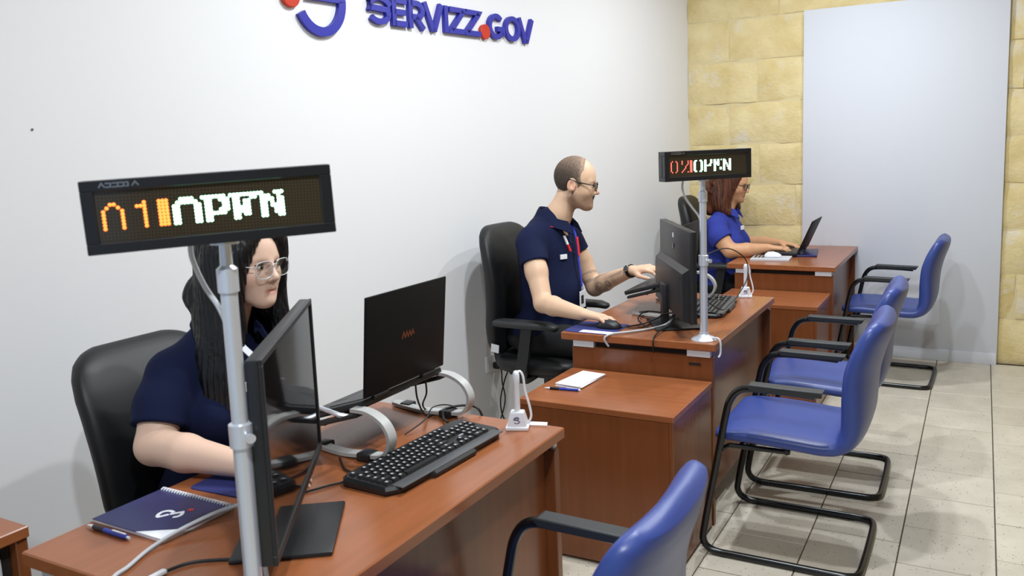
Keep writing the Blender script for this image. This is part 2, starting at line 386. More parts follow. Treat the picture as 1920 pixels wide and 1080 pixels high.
mb = MB(); stroke(mb, [(-.068, 0.012)]+arc(.03, .03, .098, .126, 180, 28), w); mb.build('emblem_stroke', 'logo_blue', emb)
mb = MB(); mb.M = Matrix.Rotation(math.pi/2, 4, 'X'); mb.lathe([(.0395, 0), (.041, .002), (.041, .018), (.0385, .020)], 32, (-.142, 0, 0)); d = mb.build('emblem_dot', 'logo_red', emb); d.location = (0, 0, -.005); tag(d, 'round red dot')
let = thing('wall_lettering', 'raised blue capital lettering with a red dot on the white wall', 'lettering', wallpt(-3.05, 2.012), WROT)
H = .122; t = .0245; h = t/2
def letter(x, w, strokes, m='logo_blue'):
    mb = MB()
    for st in strokes: stroke(mb, [(x+a*w, b) for a, b in st], t)
    mb.build('letter', m, let, 30)
T = H-h
letter(.0, .13, [[(.98, T-.012)]+arc(.52, T-.034, .42, .034, 20, 180, 8)+[(.10, .078), (.10, .066), (.88, .062), (.88, .045)]+arc(.50, .044, .40, .034, 0, -150, 10)])
letter(.139, .09, [[(.13, 0), (.13, H)], [(.13, T), (1, T)], [(.13, H/2), (.9, H/2)], [(.13, h), (1, h)]])
letter(.239, .106, [[(.13, 0), (.13, H)], [(.13, T), (.5, T)]+arc(.5, (T+.05)/2, .36, (T-.05)/2, 80, -80, 10)+[(.13, .05)], [(.45, .05), (.9, 0)]])
letter(.333, .135, [[(.08, H), (.47, 0)], [(.92, H), (.53, 0)]])
letter(.466, .04, [[(.5, 0), (.5, H)]])
letter(.510, .111, [[(.02, T), (.93, T), (.90, T-.004), (.12, h+.004), (.10, h), (1, h)]])
letter(.621, .115, [[(.02, T), (.93, T), (.90, T-.004), (.12, h+.004), (.10, h), (1, h)]])
letter(.797, .128, [arc(.5, H/2, .40, H/2-h+.002, 42, 330, 20), [(.55, .05), (.92, .05), (.92, .02)]])
def oring(x, w):
    mb = MB(); n = 28; rings = []
    for k in range(n):
        a = 2*math.pi*k/n; c, s_ = math.cos(a), math.sin(a)
        rings.append([Vector((x+w/2+c*(w/2-q), yy, H/2+s_*(H/2+.002-q))) for q, yy in ((0, 0), (0, -.02), (t, -.02), (t, 0))])
    mb.loft(rings, closed=True).build('letter', 'logo_blue', let, 30)
oring(.929, .13)
letter(1.041, .136, [[(.08, H), (.47, 0)], [(.92, H), (.53, 0)]])
mb = MB(); mb.M = Matrix.Translation((.772, 0, .028)) @ Matrix.Rotation(math.pi/2, 4, 'X'); mb.lathe([(.035, 0), (.036, .002), (.036, .018), (.034, .020)], 28); tag(mb.build('dot', 'logo_red', let), 'round red dot between the words')
mb = MB(); mb.M = Matrix.Rotation(math.pi/2, 4, 'X'); mb.lathe([(.003, 0), (.004, .002), (.002, .004)], 8)
n_ = mb.build('wall_plug', 'alu_dark'); n_.location = wallpt(-4.41, 1.576, 0); n_.rotation_euler = (0, 0, WROT); tag(n_, 'tiny dark plug hole on the bare white wall at far left', 'wall plug')
# socket with two plugs
so = thing('wall_socket', 'white double power socket with black plugs low on the wall behind the chair', 'socket', wallpt(-2.30, .37), WROT)
MB().box((-.075, -.010, -.043), (.075, 0, .043), .003).build('plate', 'white_plastic', so)
for dx in (-.01, .045): MB().box((dx-.017, -.045, -.03), (dx+.017, -.010, .005), .006).build('plug', 'black_plastic', so)
MB().box((.018, -.0115, .022), (.024, -.0095, .028)).build('indicator', 'red_mark', so)

# ------------------------------------------------------------------ desks and pedestals
def desk(label, x0, x1, y0, y1, z, plate=None):
    d = thing('office_desk', label, 'desk', ((x0+x1)/2, (y0+y1)/2, 0), 0, 'cherry wood desks in a row')
    hx, hy = (x1-x0)/2, (y1-y0)/2
    B = lambda n, lo, hi, m, bev=.002: MB().box(lo, hi, bev, 1).build(n, m, d)
    B('desk_top', (-hx, -hy, z-.030), (hx, hy, z), 'wood_y', .003)
    for y in (-hy+.012, hy-.040): B('end_panel', (-hx+.045, y, 0), (hx-.012, y+.026, z-.055), 'wood_z_shaded')
    B('modesty_panel', (hx-.062, -hy+.038, .09), (hx-.044, hy-.040, z-.058), 'wood_z_shaded')
    for y in (-hy+.006, hy-.028):
        for xa in (-hx+.052, hx-.112): B('spacer', (xa, y, z-.0555), (xa+.09, y+.022, z-.0295), 'spacer', .001)
    B('spacer', (hx-.060, -.06, z-.0585), (hx-.046, .06, z-.0295), 'spacer', .001)
    B('gap_shade', (-hx+.05, -hy+.030, z-.0548), (hx-.064, hy-.045, z-.031), 'gap_dark', .001)  # added dark backing that stands in for the shade under the top
    if plate: B('maker_plate', plate[0], plate[1], 'gap_dark', 0)
    return d
desk('cherry desk nearest the camera with the black keyboard and notebook on it', .240, .915, .886, 1.946, .72)
desk('middle cherry desk with a monitor seen from the back on it', .392, 1.034, 2.978, 3.982, .72, ((.215, -.4915, .630), (.262, -.4885, .640)))
desk('farthest cherry desk beside the white board', .553, 1.175, 4.900, 5.862, .735)
def pedestal(label, x0, x1, y0, y1, z):
    d = thing('pedestal_cabinet', label, 'cabinet', ((x0+x1)/2, (y0+y1)/2, 0), 0, 'low cherry cabinets beside the desks')
    hx, hy = (x1-x0)/2, (y1-y0)/2
    B = lambda n, lo, hi, m, bev=.002: MB().box(lo, hi, bev, 1).build(n, m, d)
    B('top', (-hx, -hy, z-.022), (hx, hy, z), 'wood_x', .002)
    B('side_panel', (-hx, -hy+.004, .012), (hx-.019, -hy+.022, z-.0225), 'wood_z_shaded')
    B('side_panel', (-hx, hy-.020, .012), (hx-.019, hy-.002, z-.0225), 'wood_z_shaded')
    B('back_panel', (hx-.0185, -hy+.003, .012), (hx-.003, hy-.002, z-.0225), 'wood_z_shaded')
    dr = B('door', (-hx+.001, -hy+.024, .03), (-hx+.018, hy-.022, z-.026), 'wood_z_shaded')
    MB().tube(spline([(-hx, hy-.08, z-.16), (-hx-.03, hy-.08, z-.14), (-hx-.03, hy-.08, z-.06), (-hx, hy-.08, z-.04)], 5), .004, 8).build('handle', 'alu', dr)
    for x in (-hx+.04, hx-.05):
        for y in (-hy+.05, hy-.05): MB().cyl((x, y, 0), (x, y, .0125), .018).build('foot', 'black_plastic', d)
    return d
pedestal('low cherry cabinet with a notepad on it, in front of the middle desk', .440, 1.022, 2.530, 2.974, .577)
pedestal('low cherry cabinet in front of the farthest desk', .585, 1.152, 4.470, 4.896, .585)
# side unit by the wall at the left edge
d = thing('side_unit', 'corner of a brown wooden unit at the left edge, by the wall', 'cabinet', (-.17, .60, 0))
B = lambda n, lo, hi, m, bev=.002: MB().box(lo, hi, bev, 1).build(n, m, d)
B('top', (-.31, -.38, .690), (.292, .372, .715), 'wood_x'); B('end_panel', (-.31, .345, 0), (.286, .370, .690), 'wood_z_shaded'); B('end_panel', (-.31, -.375, 0), (.286, -.35, .690), 'wood_z_shaded')
B('body', (-.30, -.349, .04), (.262, .344, .688), 'gap_dark'); B('metal_strip', (.263, .295, .06), (.272, .320, .66), 'spacer')

# ------------------------------------------------------------------ visitor chairs (local +x = behind the sitter)
def visitor_chair():
    c = thing('visitor_chair', 'x', 'chair', group='blue cantilever visitor chairs')
    prof = [(.052, .438, .200, .016), (.062, .438, .222, .024), (.10, .440, .232, .029), (.20, .440, .236, .030), (.32, .434, .236, .030), (.42, .428, .232, .031), (.475, .440, .226, .033), (.503, .475, .224, .040),
            (.515, .53, .224, .045), (.521, .60, .226, .045), (.532, .68, .227, .043), (.553, .755, .224, .040), (.578, .815, .212, .036), (.592, .842, .194, .030), (.600, .858, .160, .020)]
    P = spline([(a, 0, b) for a, b, _, _ in prof], 4); n = len(P); rings = []
    for i in range(n):
        k = i/4; k0 = min(int(k), len(prof)-2); f = k-k0; w = prof[k0][2]*(1-f)+prof[k0+1][2]*f; th = prof[k0][3]*(1-f)+prof[k0+1][3]*f
        T = (P[min(i+1, n-1)]-P[max(i-1, 0)]).normalized(); nn = Vector((-T.z, 0, T.x))
        back = max(0, min(1, (P[i].z-.5)/.2))
        ring = rring(P[i], (0, 1, 0), w, nn, th, 3.4, 32)
        for v in ring:
            v += nn*((v.y/.23)**2*(.024*back+.006))   # the back wraps a little round the sitter
        rings.append(ring)
    MB().loft(rings).build('upholstered_shell', 'blue_vinyl', c, 60)
    side = lambda s: [(.545, s*.235, .013), (.40, s*.240, .013), (.20, s*.240, .013), (.08, s*.240, .013)]
    def armpath(s):
        return spline([(.30, s*.240, .013), (.14, s*.240, .013), (.055, s*.240, .016), (.018, s*.240, .045), (.022, s*.241, .11), (.062, s*.244, .32), (.100, s*.247, .52), (.118, s*.248, .585), (.150, s*.248, .622), (.20, s*.248, .632), (.30, s*.248, .632), (.40, s*.248, .628)], 6)
    for s in (-1, 1):
        MB().tube(armpath(s), .0128, 12).build('arm_tube', 'black_frame', c)
        pad = MB(); pts = [(.175, .642), (.185, .652), (.43, .648), (.415, .627), (.19, .629)]
        pad.prism([(a, b) for a, b in pts], (0, .048, 0), off=Vector((0, s*.248-.024, 0))); q = pad.build('armrest', 'pad_black', c, 30)
        q.modifiers.new('b', 'BEVEL').width = .004; q.modifiers[-1].segments = 2
        for x in (.09, .46): MB().box((x-.012, s*.240-.008, 0), (x+.012, s*.240+.008, .006), .002).build('glide', 'black_plastic', c)
    U = [(.30, .240), (.46, .240), (.515, .234), (.540, .205), (.545, .10), (.545, -.10), (.540, -.205), (.515, -.234), (.46, -.240), (.30, -.240)]
    MB().tube(spline([(a, b, .013) for a, b in U], 5), .0128, 12).build('sled_base', 'black_frame', c)
    for x in (.14, .30): MB().tube([(x, -.20, .402), (x, .20, .402)], .009, 10).build('seat_bearer', 'black_frame', c)
    for s in (-1, 1): MB().tube([(.084, s*.243, .40), (.10, s*.20, .402), (.31, s*.19, .402)], .009, 10).build('seat_bearer', 'black_frame', c)
    return c
vc = visitor_chair()
spots = [((.848, 1.328, 0), 0, 'nearest blue visitor chair, only its back and one arm showing at the bottom'),
         ((1.030, 3.010, 0), 0, 'blue visitor chair seen whole in the middle, standing beside the low cabinet and middle desk'),
         ((1.020, 3.690, 0), R(1), 'blue visitor chair half hidden behind the one in front of the middle desk'),
         ((1.125, 5.390, 0), R(-1.5), 'blue visitor chair by the farthest desk in front of the white board')]
for i, (loc, rz, lab) in enumerate(spots):
    c = vc if i == 0 else dup(vc); c.location = loc; c.rotation_euler = (0, 0, rz); c['label'] = lab

# ------------------------------------------------------------------ office chairs (local +x = forward)
def office_chair():
    c = thing('office_chair', 'x', 'chair', group='black office chairs')
    rows = [(.505, -.205, .170, .026), (.515, -.206, .195, .040), (.56, -.212, .218, .047), (.64, -.214, .228, .050), (.74, -.206, .232, .050), (.86, -.208, .234, .050), (.96, -.222, .230, .048), (1.02, -.237, .216, .045), (1.062, -.249, .192, .040), (1.090, -.257, .155, .030), (1.104, -.262, .110, .015)]
    P = spline([(x, 0, z) for z, x, _, _ in rows], 3); n = len(P); rings = []
    for i in range(n):
        k = i/3; k0 = min(int(k), len(rows)-2); f = k-k0; w = rows[k0][2]*(1-f)+rows[k0+1][2]*f; th = rows[k0][3]*(1-f)+rows[k0+1][3]*f
        ring = rring(P[i], (0, 1, 0), w, (1, 0, 0), th, 3.0, 36)
        for v in ring: v.x += .030*(v.y/.23)**2
        rings.append(ring)
    MB().loft(rings).build('backrest', 'leather', c, 60)
    seam = [Vector((P[i].x+.030*.95, s*(rows[min(i//3, 10)][2]*.965), P[i].z)) for s in (1,) for i in range(3, n-3)]
    rings = []
    for z, w, d in [(.425, .19, .19), (.432, .225, .225), (.455, .238, .238), (.480, .236, .236), (.497, .215, .215), (.503, .16, .17)]:
        rings.append(rring((.02, 0, z), (0, 1, 0), w, (1, 0, 0), d, 3.4, 36))
    MB().loft(rings).build('seat', 'leather', c, 60)
    MB().box((-.16, -.12, .385), (.14, .12, .424), .012).build('seat_pan', 'black_plastic', c)
    MB().band(spline([(-.06, 0, .395), (-.18, 0, .385), (-.262, 0, .42), (-.275, 0, .52), (-.262, 0, .70)], 6), .085, .022, (0, 1, 0)).build('back_bracket', 'black_plastic', c)
    for s in (-1, 1):
        y = s*.275
        MB().band(spline([(-.03, s*.10, .398), (-.02, s*.22, .40), (.0, y, .43), (.02, y, .52), (.045, y, .665)], 6), .055, .024, (1, 0, 0)).build('arm_support', 'black_plastic', c)
        rings = []
        for x, w, h_ in [(-.125, .022, .006), (-.12, .034, .013), (-.09, .042, .017), (.05, .045, .018), (.15, .040, .017), (.19, .030, .013), (.197, .018, .006)]:
            rings.append(rring((x, y, .680-(.008 if x > .17 else 0)), (0, 1, 0), w, (0, 0, 1), h_, 3, 20))
        MB().loft(rings).build('armrest', 'pad_black', c, 60)
    MB().cyl((0, 0, .12), (0, 0, .39), .028).build('gas_column', 'black_frame', c); MB().lathe([(.045, .075), (.048, .09), (.045, .13), (.030, .15)], 18).build('hub', 'black_plastic', c)
    for k in range(5):
        a = 2*math.pi*k/5+.3; ca, sa = math.cos(a), math.sin(a)
        l = MB().tube([(ca*.03, sa*.03, .10), (ca*.16, sa*.16, .095), (ca*.29, sa*.29, .072)], [.026, .021, .014], 10).build('base_leg', 'black_plastic', c)
        m_ = MB(); m_.cyl((ca*.28-sa*.024, sa*.28+ca*.024, .026), (ca*.28+sa*.024, sa*.28-ca*.024, .026), .026).build('castor', 'black_plastic', c)
    return c
oc = office_chair()
MAN_CH = (.066, 3.490, 0)
for i, (loc, rz, lab) in enumerate([((.395, 5.415, 0), R(3), 'black office chair of the woman at the farthest desk'),
        (MAN_CH, R(-1), 'black office chair of the man at the middle desk, both padded armrests showing'),
        ((.085, 1.535, 0), R(1), 'black office chair of the woman at the nearest desk')]):
    c = oc if i == 0 else dup(oc); c.location = loc; c.rotation_euler = (0, 0, rz); c['label'] = lab
    if i == 2:
        for ch in c.children:
            if ch.name.startswith(('backrest', 'back_bracket')):
                ch.matrix_local = Matrix.Translation((.02, 0, .40)) @ Matrix.Rotation(R(-12), 4, 'Y') @ Matrix.Scale(.90, 4, (0, 0, 1)) @ Matrix.Translation((0, 0, -.40))
            if ch.name.startswith(('armrest', 'arm_support')): ch.location.z -= .11
    if i == 1:
        q = MB().prism([(-.022, -.016), (.020, -.022), (.024, .016), (-.018, .022)], (0, -.002, 0)).build('label_tag', 'paper', c, 0); q.location = (-.155, -.238, .545); tag(q, 'small white paper label')


# ------------------------------------------------------------------ LED counter displays on poles
F1 = {  # column: rows 4..11 as the camera caught them
 1: ['..##..', '.#..#.', '#....#', '#....#', '#....#', '#....#', '#....#', '#....#'],
 9: ['...#', '.###', '...#', '...#', '...#', '...#', '...#', '...#'],
 16: ['###', '###', '###', '###', '###', '###', '###', '###'],
 20: ['..####..', '.######.', '##....##', '##....##', '##....##', '##....##', '##....##', '##....##'],
 28: ['#######.', '.##..###', '.##...##', '.##...##', '.##..###', '.######.', '.##.....', '.##.....'],
 36: ['########', '.##...##', '.##.##..', '.##.##..', '.#####..', '.#####..', '.##.##..', '.##.....'],
 44: ['##...###', '.###..#.', '.####.##', '.##.#.##', '.##.####', '.##..###', '.##..###', '.##...##']}
F2 = {
 0: ['.#..#.', '#....#', '#....#', '#....#', '#....#', '#....#', '#....#', '#....#', '.#..#.'],
 9: ['#....#', '#....#', '#....#', '....#.', '...#..', '...#..', '..#...', '.#....', '#....#'],
 16: ['##', '##', '##', '##', '##', '##', '##', '##', '##'],
 19: ['.##..##.', '##....##', '##....##', '##....##', '##....##', '##....##', '##....##', '##....##', '.##..##.'],
 28: ['##...##', '##...##', '##...##', '##..##.', '######.', '##.....', '##.....', '##.....', '##.....'],
 36: ['##.##.#', '##.##..', '#####..', '#####..', '##.##..', '##.....', '##...##', '##...##', '##.....'],
 44: ['##...##', '###..##', '###..##', '####.##', '##.#.##', '##.####', '##..###', '##..###', '##...##']}
def led_display(label, loc, yaw, tilt, zc, font, nred, redmat, cable, dx=0, pit=.00484):
    c = thing('led_display', label, 'sign', loc, yaw, 'LED displays on desk poles')
    MB().lathe([(.048, 0), (.048, .004), (.040, .010), (.024, .016), (.017, .024), (.017, .03)], 28).build('base_flange', 'alu', c)
    MB().cyl((0, 0, .02), (0, 0, .31), .0150, seg=24).build('lower_pole', 'alu', c)
    cl = MB().lathe([(.0155, .285), (.019, .287), (.019, .325), (.0155, .327)], 24).build('collar', 'alu', c)
    MB().cyl((.012, -.018, .306), (.014, -.030, .306), .006, .008).build('clamp_knob', 'alu', cl)
    top = zc-.054
    MB().cyl((0, 0, .32), (0, 0, top-.075), .0132, seg=24).build('upper_pole', 'alu', c)
    MB().lathe([(.014, top-.085), (.0165, top-.083), (.0165, top-.046), (.010, top-.040), (.009, top-.008), (.022, top-.006), (.022, top)], 24).build('neck', 'alu', c)
    Mh = Matrix.Translation((dx, -.022, zc)) @ Matrix.Rotation(-tilt, 4, 'Y')
    W, Hh = .178, .054
    mb = MB(); mb.M = Mh
    for lo, hi in (((-W, -.026, Hh-.016), (W, .026, Hh)), ((-W, -.026, -Hh), (W, .026, -Hh+.016)), ((-W, -.026, -Hh+.0155), (-W+.018, .026, Hh-.0155)), ((W-.018, -.026, -Hh+.0155), (W, .026, Hh-.0155)), ((-W+.01, .008, -Hh+.01), (W-.01, .0255, Hh-.01))):
        mb.box(lo, hi, .0012, 1)
    case = mb.build('case', 'sign_case', c)
    mb = MB(); mb.M = Mh; mb.box((-W-.0012, -.004, -.036), (-W+.001, .004, .036), .0006, 1).build('side_slot', 'black_gloss', case)
    mb = MB(); mb.M = Mh; mb.box((-W+.017, -.0215, -Hh+.015), (W-.017, .009, Hh-.015))
    pn = mb.build('display_panel', 'led_panel', c, 0)
    x0 = -31.5*pit; z0 = 7.5*pit
    for col in font:
        mb = MB(); mb.M = Mh
        for r_, row in enumerate(font[col]):
            for k, ch in enumerate(row):
                if ch == '#':
                    x, z = x0+(col+k+.5)*pit, z0-(r_+4)*pit
                    mb.sph((x, -.0216, z), .0027 if dx else .0023, 8, (1.0, .35, 1.0))
        mb.build('lit_character', redmat if list(font).index(col) < nred else 'led_green', pn)
    # maker's mark, worn and unreadable, at the top left of the frame
    mb = MB(); mb.M = Mh
    for k, ww in enumerate((.008, .007, .008, .007, .004, .009)):
        x = -W+.026+k*.0088
        stroke(mb, [(x, .0435), (x+ww*.5, .0495), (x+ww, .0435)] if k in (0, 5) else [(x, .0435), (x+ww, .0438), (x+ww, .049), (x, .0492)], .0022, -.0266, -.0255)
    mb.build('maker_mark', 'alu_dark', case, 0)
    MB().tube(spline(cable, 8), .0042, 8).build('cable', 'cable_grey', c)
    return c
led_display('large LED display reading OPEN in the foreground, on a pole at the near desk', (.832, .931, .72), R(48.98), R(1.8), .681, F1, 3, 'led_red',
            [(-.050, .010, .630), (-.050, .016, .60), (-.036, .018, .555), (-.016, .014, .515), (-.004, .012, .47), (0, .0, .42)], -.011, .00503)
led_display('smaller-looking LED display reading OPEN on a pole at the middle desk', (.973, 3.038, .72), R(45.7), R(.4), .665, F2, 3, 'led_red_far',
            [(-.075, .010, .615), (-.075, .018, .58), (-.058, .022, .54), (-.030, .018, .50), (-.010, .012, .47), (0, 0, .42)])

# ------------------------------------------------------------------ monitors (local +x along the width, -y = screen side)
def monitor(label, loc, yaw, W, H, zb, thick, sticker=False, flip=False, col_off=.0):
    c = thing('computer_monitor', label, 'monitor', loc, yaw, 'black desktop monitors')
    w, z1 = W/2, zb+H
    MB().box((-w, 0, zb), (w, thick, z1), .004).build('back_shell', 'black_plastic', c)
    bz = MB()
    for lo, hi in (((-w, -.006, z1-.011), (w, .001, z1)), ((-w, -.006, zb), (w, .001, zb+.018)), ((-w, -.006, zb+.0175), (-w+.011, .001, z1-.0105)), ((w-.011, -.006, zb+.0175), (w, .001, z1-.0105))): bz.box(lo, hi, .001, 1)
    bz.build('bezel', 'black_plastic', c)
    MB().box((-w+.0105, -.0025, zb+.0175), (w-.0105, .0005, z1-.0105)).build('screen', 'screen_off', c, 0)
    # bulge over the lower half of the back
    hb = H*.60
    rings = [[Vector((sx*a, y, z)) for sx, z in ((-1, z0_), (1, z0_), (1, zz), (-1, zz))] for a, y, z0_, zz in ((w-.010, thick-.002, zb+.004, zb+hb), (w-.020, thick+.024, zb+.010, zb+hb-.020), (w-.06, thick+.034, zb+.02, zb+hb-.05))]
    MB().loft(rings).build('back_bulge', 'black_plastic', c, 25)
    MB().box((-.034, thick+.028, .010), (.034, thick+.052, zb+.115), .004).build('stand_column', 'black_plastic', c)
    MB().box((-.118, -.072, 0), (.118, thick+.098, .010), .004).build('stand_base', 'black_plastic', c)
    q = MB(); q.M = Matrix.Translation((0, thick+.0005, z1-.085)) @ Matrix.Rotation(-math.pi/2, 4, 'X'); q.lathe([(.0135, 0), (.013, .001), (.012, .0015)], 24); tag(q.build('badge', 'black_gloss', c), 'small round maker badge')
    if sticker: MB().box((-.002, thick, z1-.050), (.014, thick+.0012, z1-.032)).build('sticker', 'paper', c)
    return c
monitor('black monitor standing edge-on beside the pole on the nearest desk', (.700, 1.182, .72), R(124.97), .565, .357, .072, .022)
monitor('black monitor seen from behind with a small white sticker, on the middle desk', (.800, 3.270, .72), R(120.4), .587, .355, .060, .022, sticker=True)

mat('laptop_key', srgb(52, 52, 54), .4); mat('deck_sheen_grey', srgb(80, 80, 82), .35, .3)  # black deck and keys greyed, the keyboard's reflection put into the colour
# ------------------------------------------------------------------ laptops and their stands
def laptop(label, loc, yaw, W, D, Hs, base_tilt, lid_ang, name='laptop', mark=None):
    # local: +x along the width, hinge line at the origin, base runs towards +y (the user), lid back faces -y
    c = thing(name, label, 'laptop', loc, yaw, 'open black laptops')
    Mb = Matrix.Rotation(base_tilt, 4, 'X')
    mb = MB(); mb.M = Mb; mb.box((-W/2, .004, -.018), (W/2, D, 0), .004); bs = mb.build('base', 'black_plastic', c)
    mb = MB(); mb.M = Mb; mb.box((-W/2+.018, .018, -.0005), (W/2-.018, D*.56, .0008)); mb.build('keyboard_deck', 'deck_sheen_grey', bs, 0)
    for r_ in range(5):
        mb = MB(); mb.M = Mb
        for k in range(15):
            kw = (W-.045)/15; x = -W/2+.0225+k*kw; y = .022+r_*(D*.5/5)
            mb.box((x+.001, y, .0006), (x+kw-.001, y+D*.5/5-.003, .0026), 0)
        tag(mb.build('key_row', 'laptop_key', bs, 0), kind='stuff')
    mb = MB(); mb.M = Mb; mb.box((-.055, D*.62, -.0005), (.055, D*.94, .0007)); mb.build('touchpad', 'pad_black', bs, 0)
    Ml = Matrix.Rotation(lid_ang, 4, 'X')     # 0 = upright; positive leans back over -y
    mb = MB(); mb.M = Ml; mb.box((-W/2, -.006, .004), (W/2, .001, Hs), .003); ld = mb.build('lid', 'lid_black', c)
    mb = MB(); mb.M = Ml; mb.box((-W/2+.006, .0008, .014), (W/2-.006, .0016, Hs-.006)); mb.build('screen', 'screen_off', ld, 0)
    for x in (-W*.3, W*.3): MB().cyl((x-.03, 0, -.002), (x+.03, 0, -.002), .0065, seg=12).build('hinge', 'black_plastic', c)
    if mark:
        mb = MB(); mb.M = Ml
        for k in range(4): stroke(mb, [(-.025+k*.013, Hs*.48), (-.018+k*.013, Hs*.54), (-.012+k*.013, Hs*.49)], .004, -.0068, -.0058)
        mb.build('lid_mark', mark, ld, 0)
    return c
def stand(label, loc, yaw, ys, W, D, zt, tilt, hook):
    # two C-shaped arms (local x across, +y to the user), a cradle under the laptop and a cross bar on the desk
    c = thing('laptop_stand', label, 'stand', loc, yaw, 'ring-armed laptop stands')
    for s in (-1, 1):
        x = s*ys
        pts = spline([(x, .02, zt-.02), (x, -.03, zt-.022), (x, -.075, zt-.045), (x, -.093, zt-.085), (x, -.070, zt-.125), (x, -.010, .014), (x+.003, .06, .008), (x+.014, .13, .008), (x+.034, .20, .008)], 7)
        MB().band(pts, .030, .009, (1, 0, 0)).build('ring_arm', 'grey_plastic', c, 50)
        MB().box((x-.021, -.035, 0), (x+.021, .005, .022), .004).build('clip', 'black_plastic', c)
        MB().box((x+.010, .13, 0), (x+.046, .165, .017), .004).build('foot', 'black_plastic', c)
        mb = MB(); mb.M = Matrix.Translation((0, 0, zt-.0235)) @ Matrix.Rotation(tilt, 4, 'X'); mb.box((x-.016, 0, -.012), (x+.016, D*.92, -.0005), .003); ar = mb.build('cradle_arm', 'black_plastic', c)
        if hook:
            mb = MB(); mb.M = Matrix.Translation((0, 0, zt-.0235)) @ Matrix.Rotation(tilt, 4, 'X')
            mb.tube([(x, .040, -.006), (x-.014, .055, .004), (x-.020, .105, .034), (x-.012, .140, .040)], [.006, .0065, .0055, .004], 8); mb.build('stop_hook', 'alu', ar)
    mb = MB(); mb.M = Matrix.Translation((0, 0, zt-.0235)) @ Matrix.Rotation(tilt, 4, 'X'); mb.tube([(-ys, D*.55, -.010), (ys, D*.55, -.010)], .006, 10).build('cross_bar', 'black_plastic', c)
    return c
# yaw such that -y local = lid back direction
laptop('black laptop with a raised open lid on a ring stand at the nearest desk', (.552, 1.732, .866), R(90), .345, .235, .262, R(-17), R(5.5), mark='orange_mark')
stand('grey ring-armed stand under the laptop on the nearest desk', (.552, 1.725, .72), R(90), .178, .345, .235, .146, R(-17), True)
laptop('black laptop on a ring stand under the man\'s left hand', (.735, 3.545, .888), R(92), .345, .235, .225, R(-15), R(4))
stand('grey ring-armed stand under the laptop on the middle desk', (.735, 3.545, .72), R(92), .172, .345, .235, .168, R(-15), False)
laptop('thin black laptop lying directly on the farthest desk, its lid seen from the side', (.900, 5.405, .764), R(90), .33, .23, .215, 0, R(24))
MB().box((-.16, -.16, 0), (.16, .16, .012), .005).build('laptop_mat', 'navy_cover')
o = bpy.data.objects['laptop_mat']; o.location = (.83, 5.415, .735); o.rotation_euler = (0, 0, R(8)); tag(o, 'dark blue folder lying under the laptop on the farthest desk', 'folder')

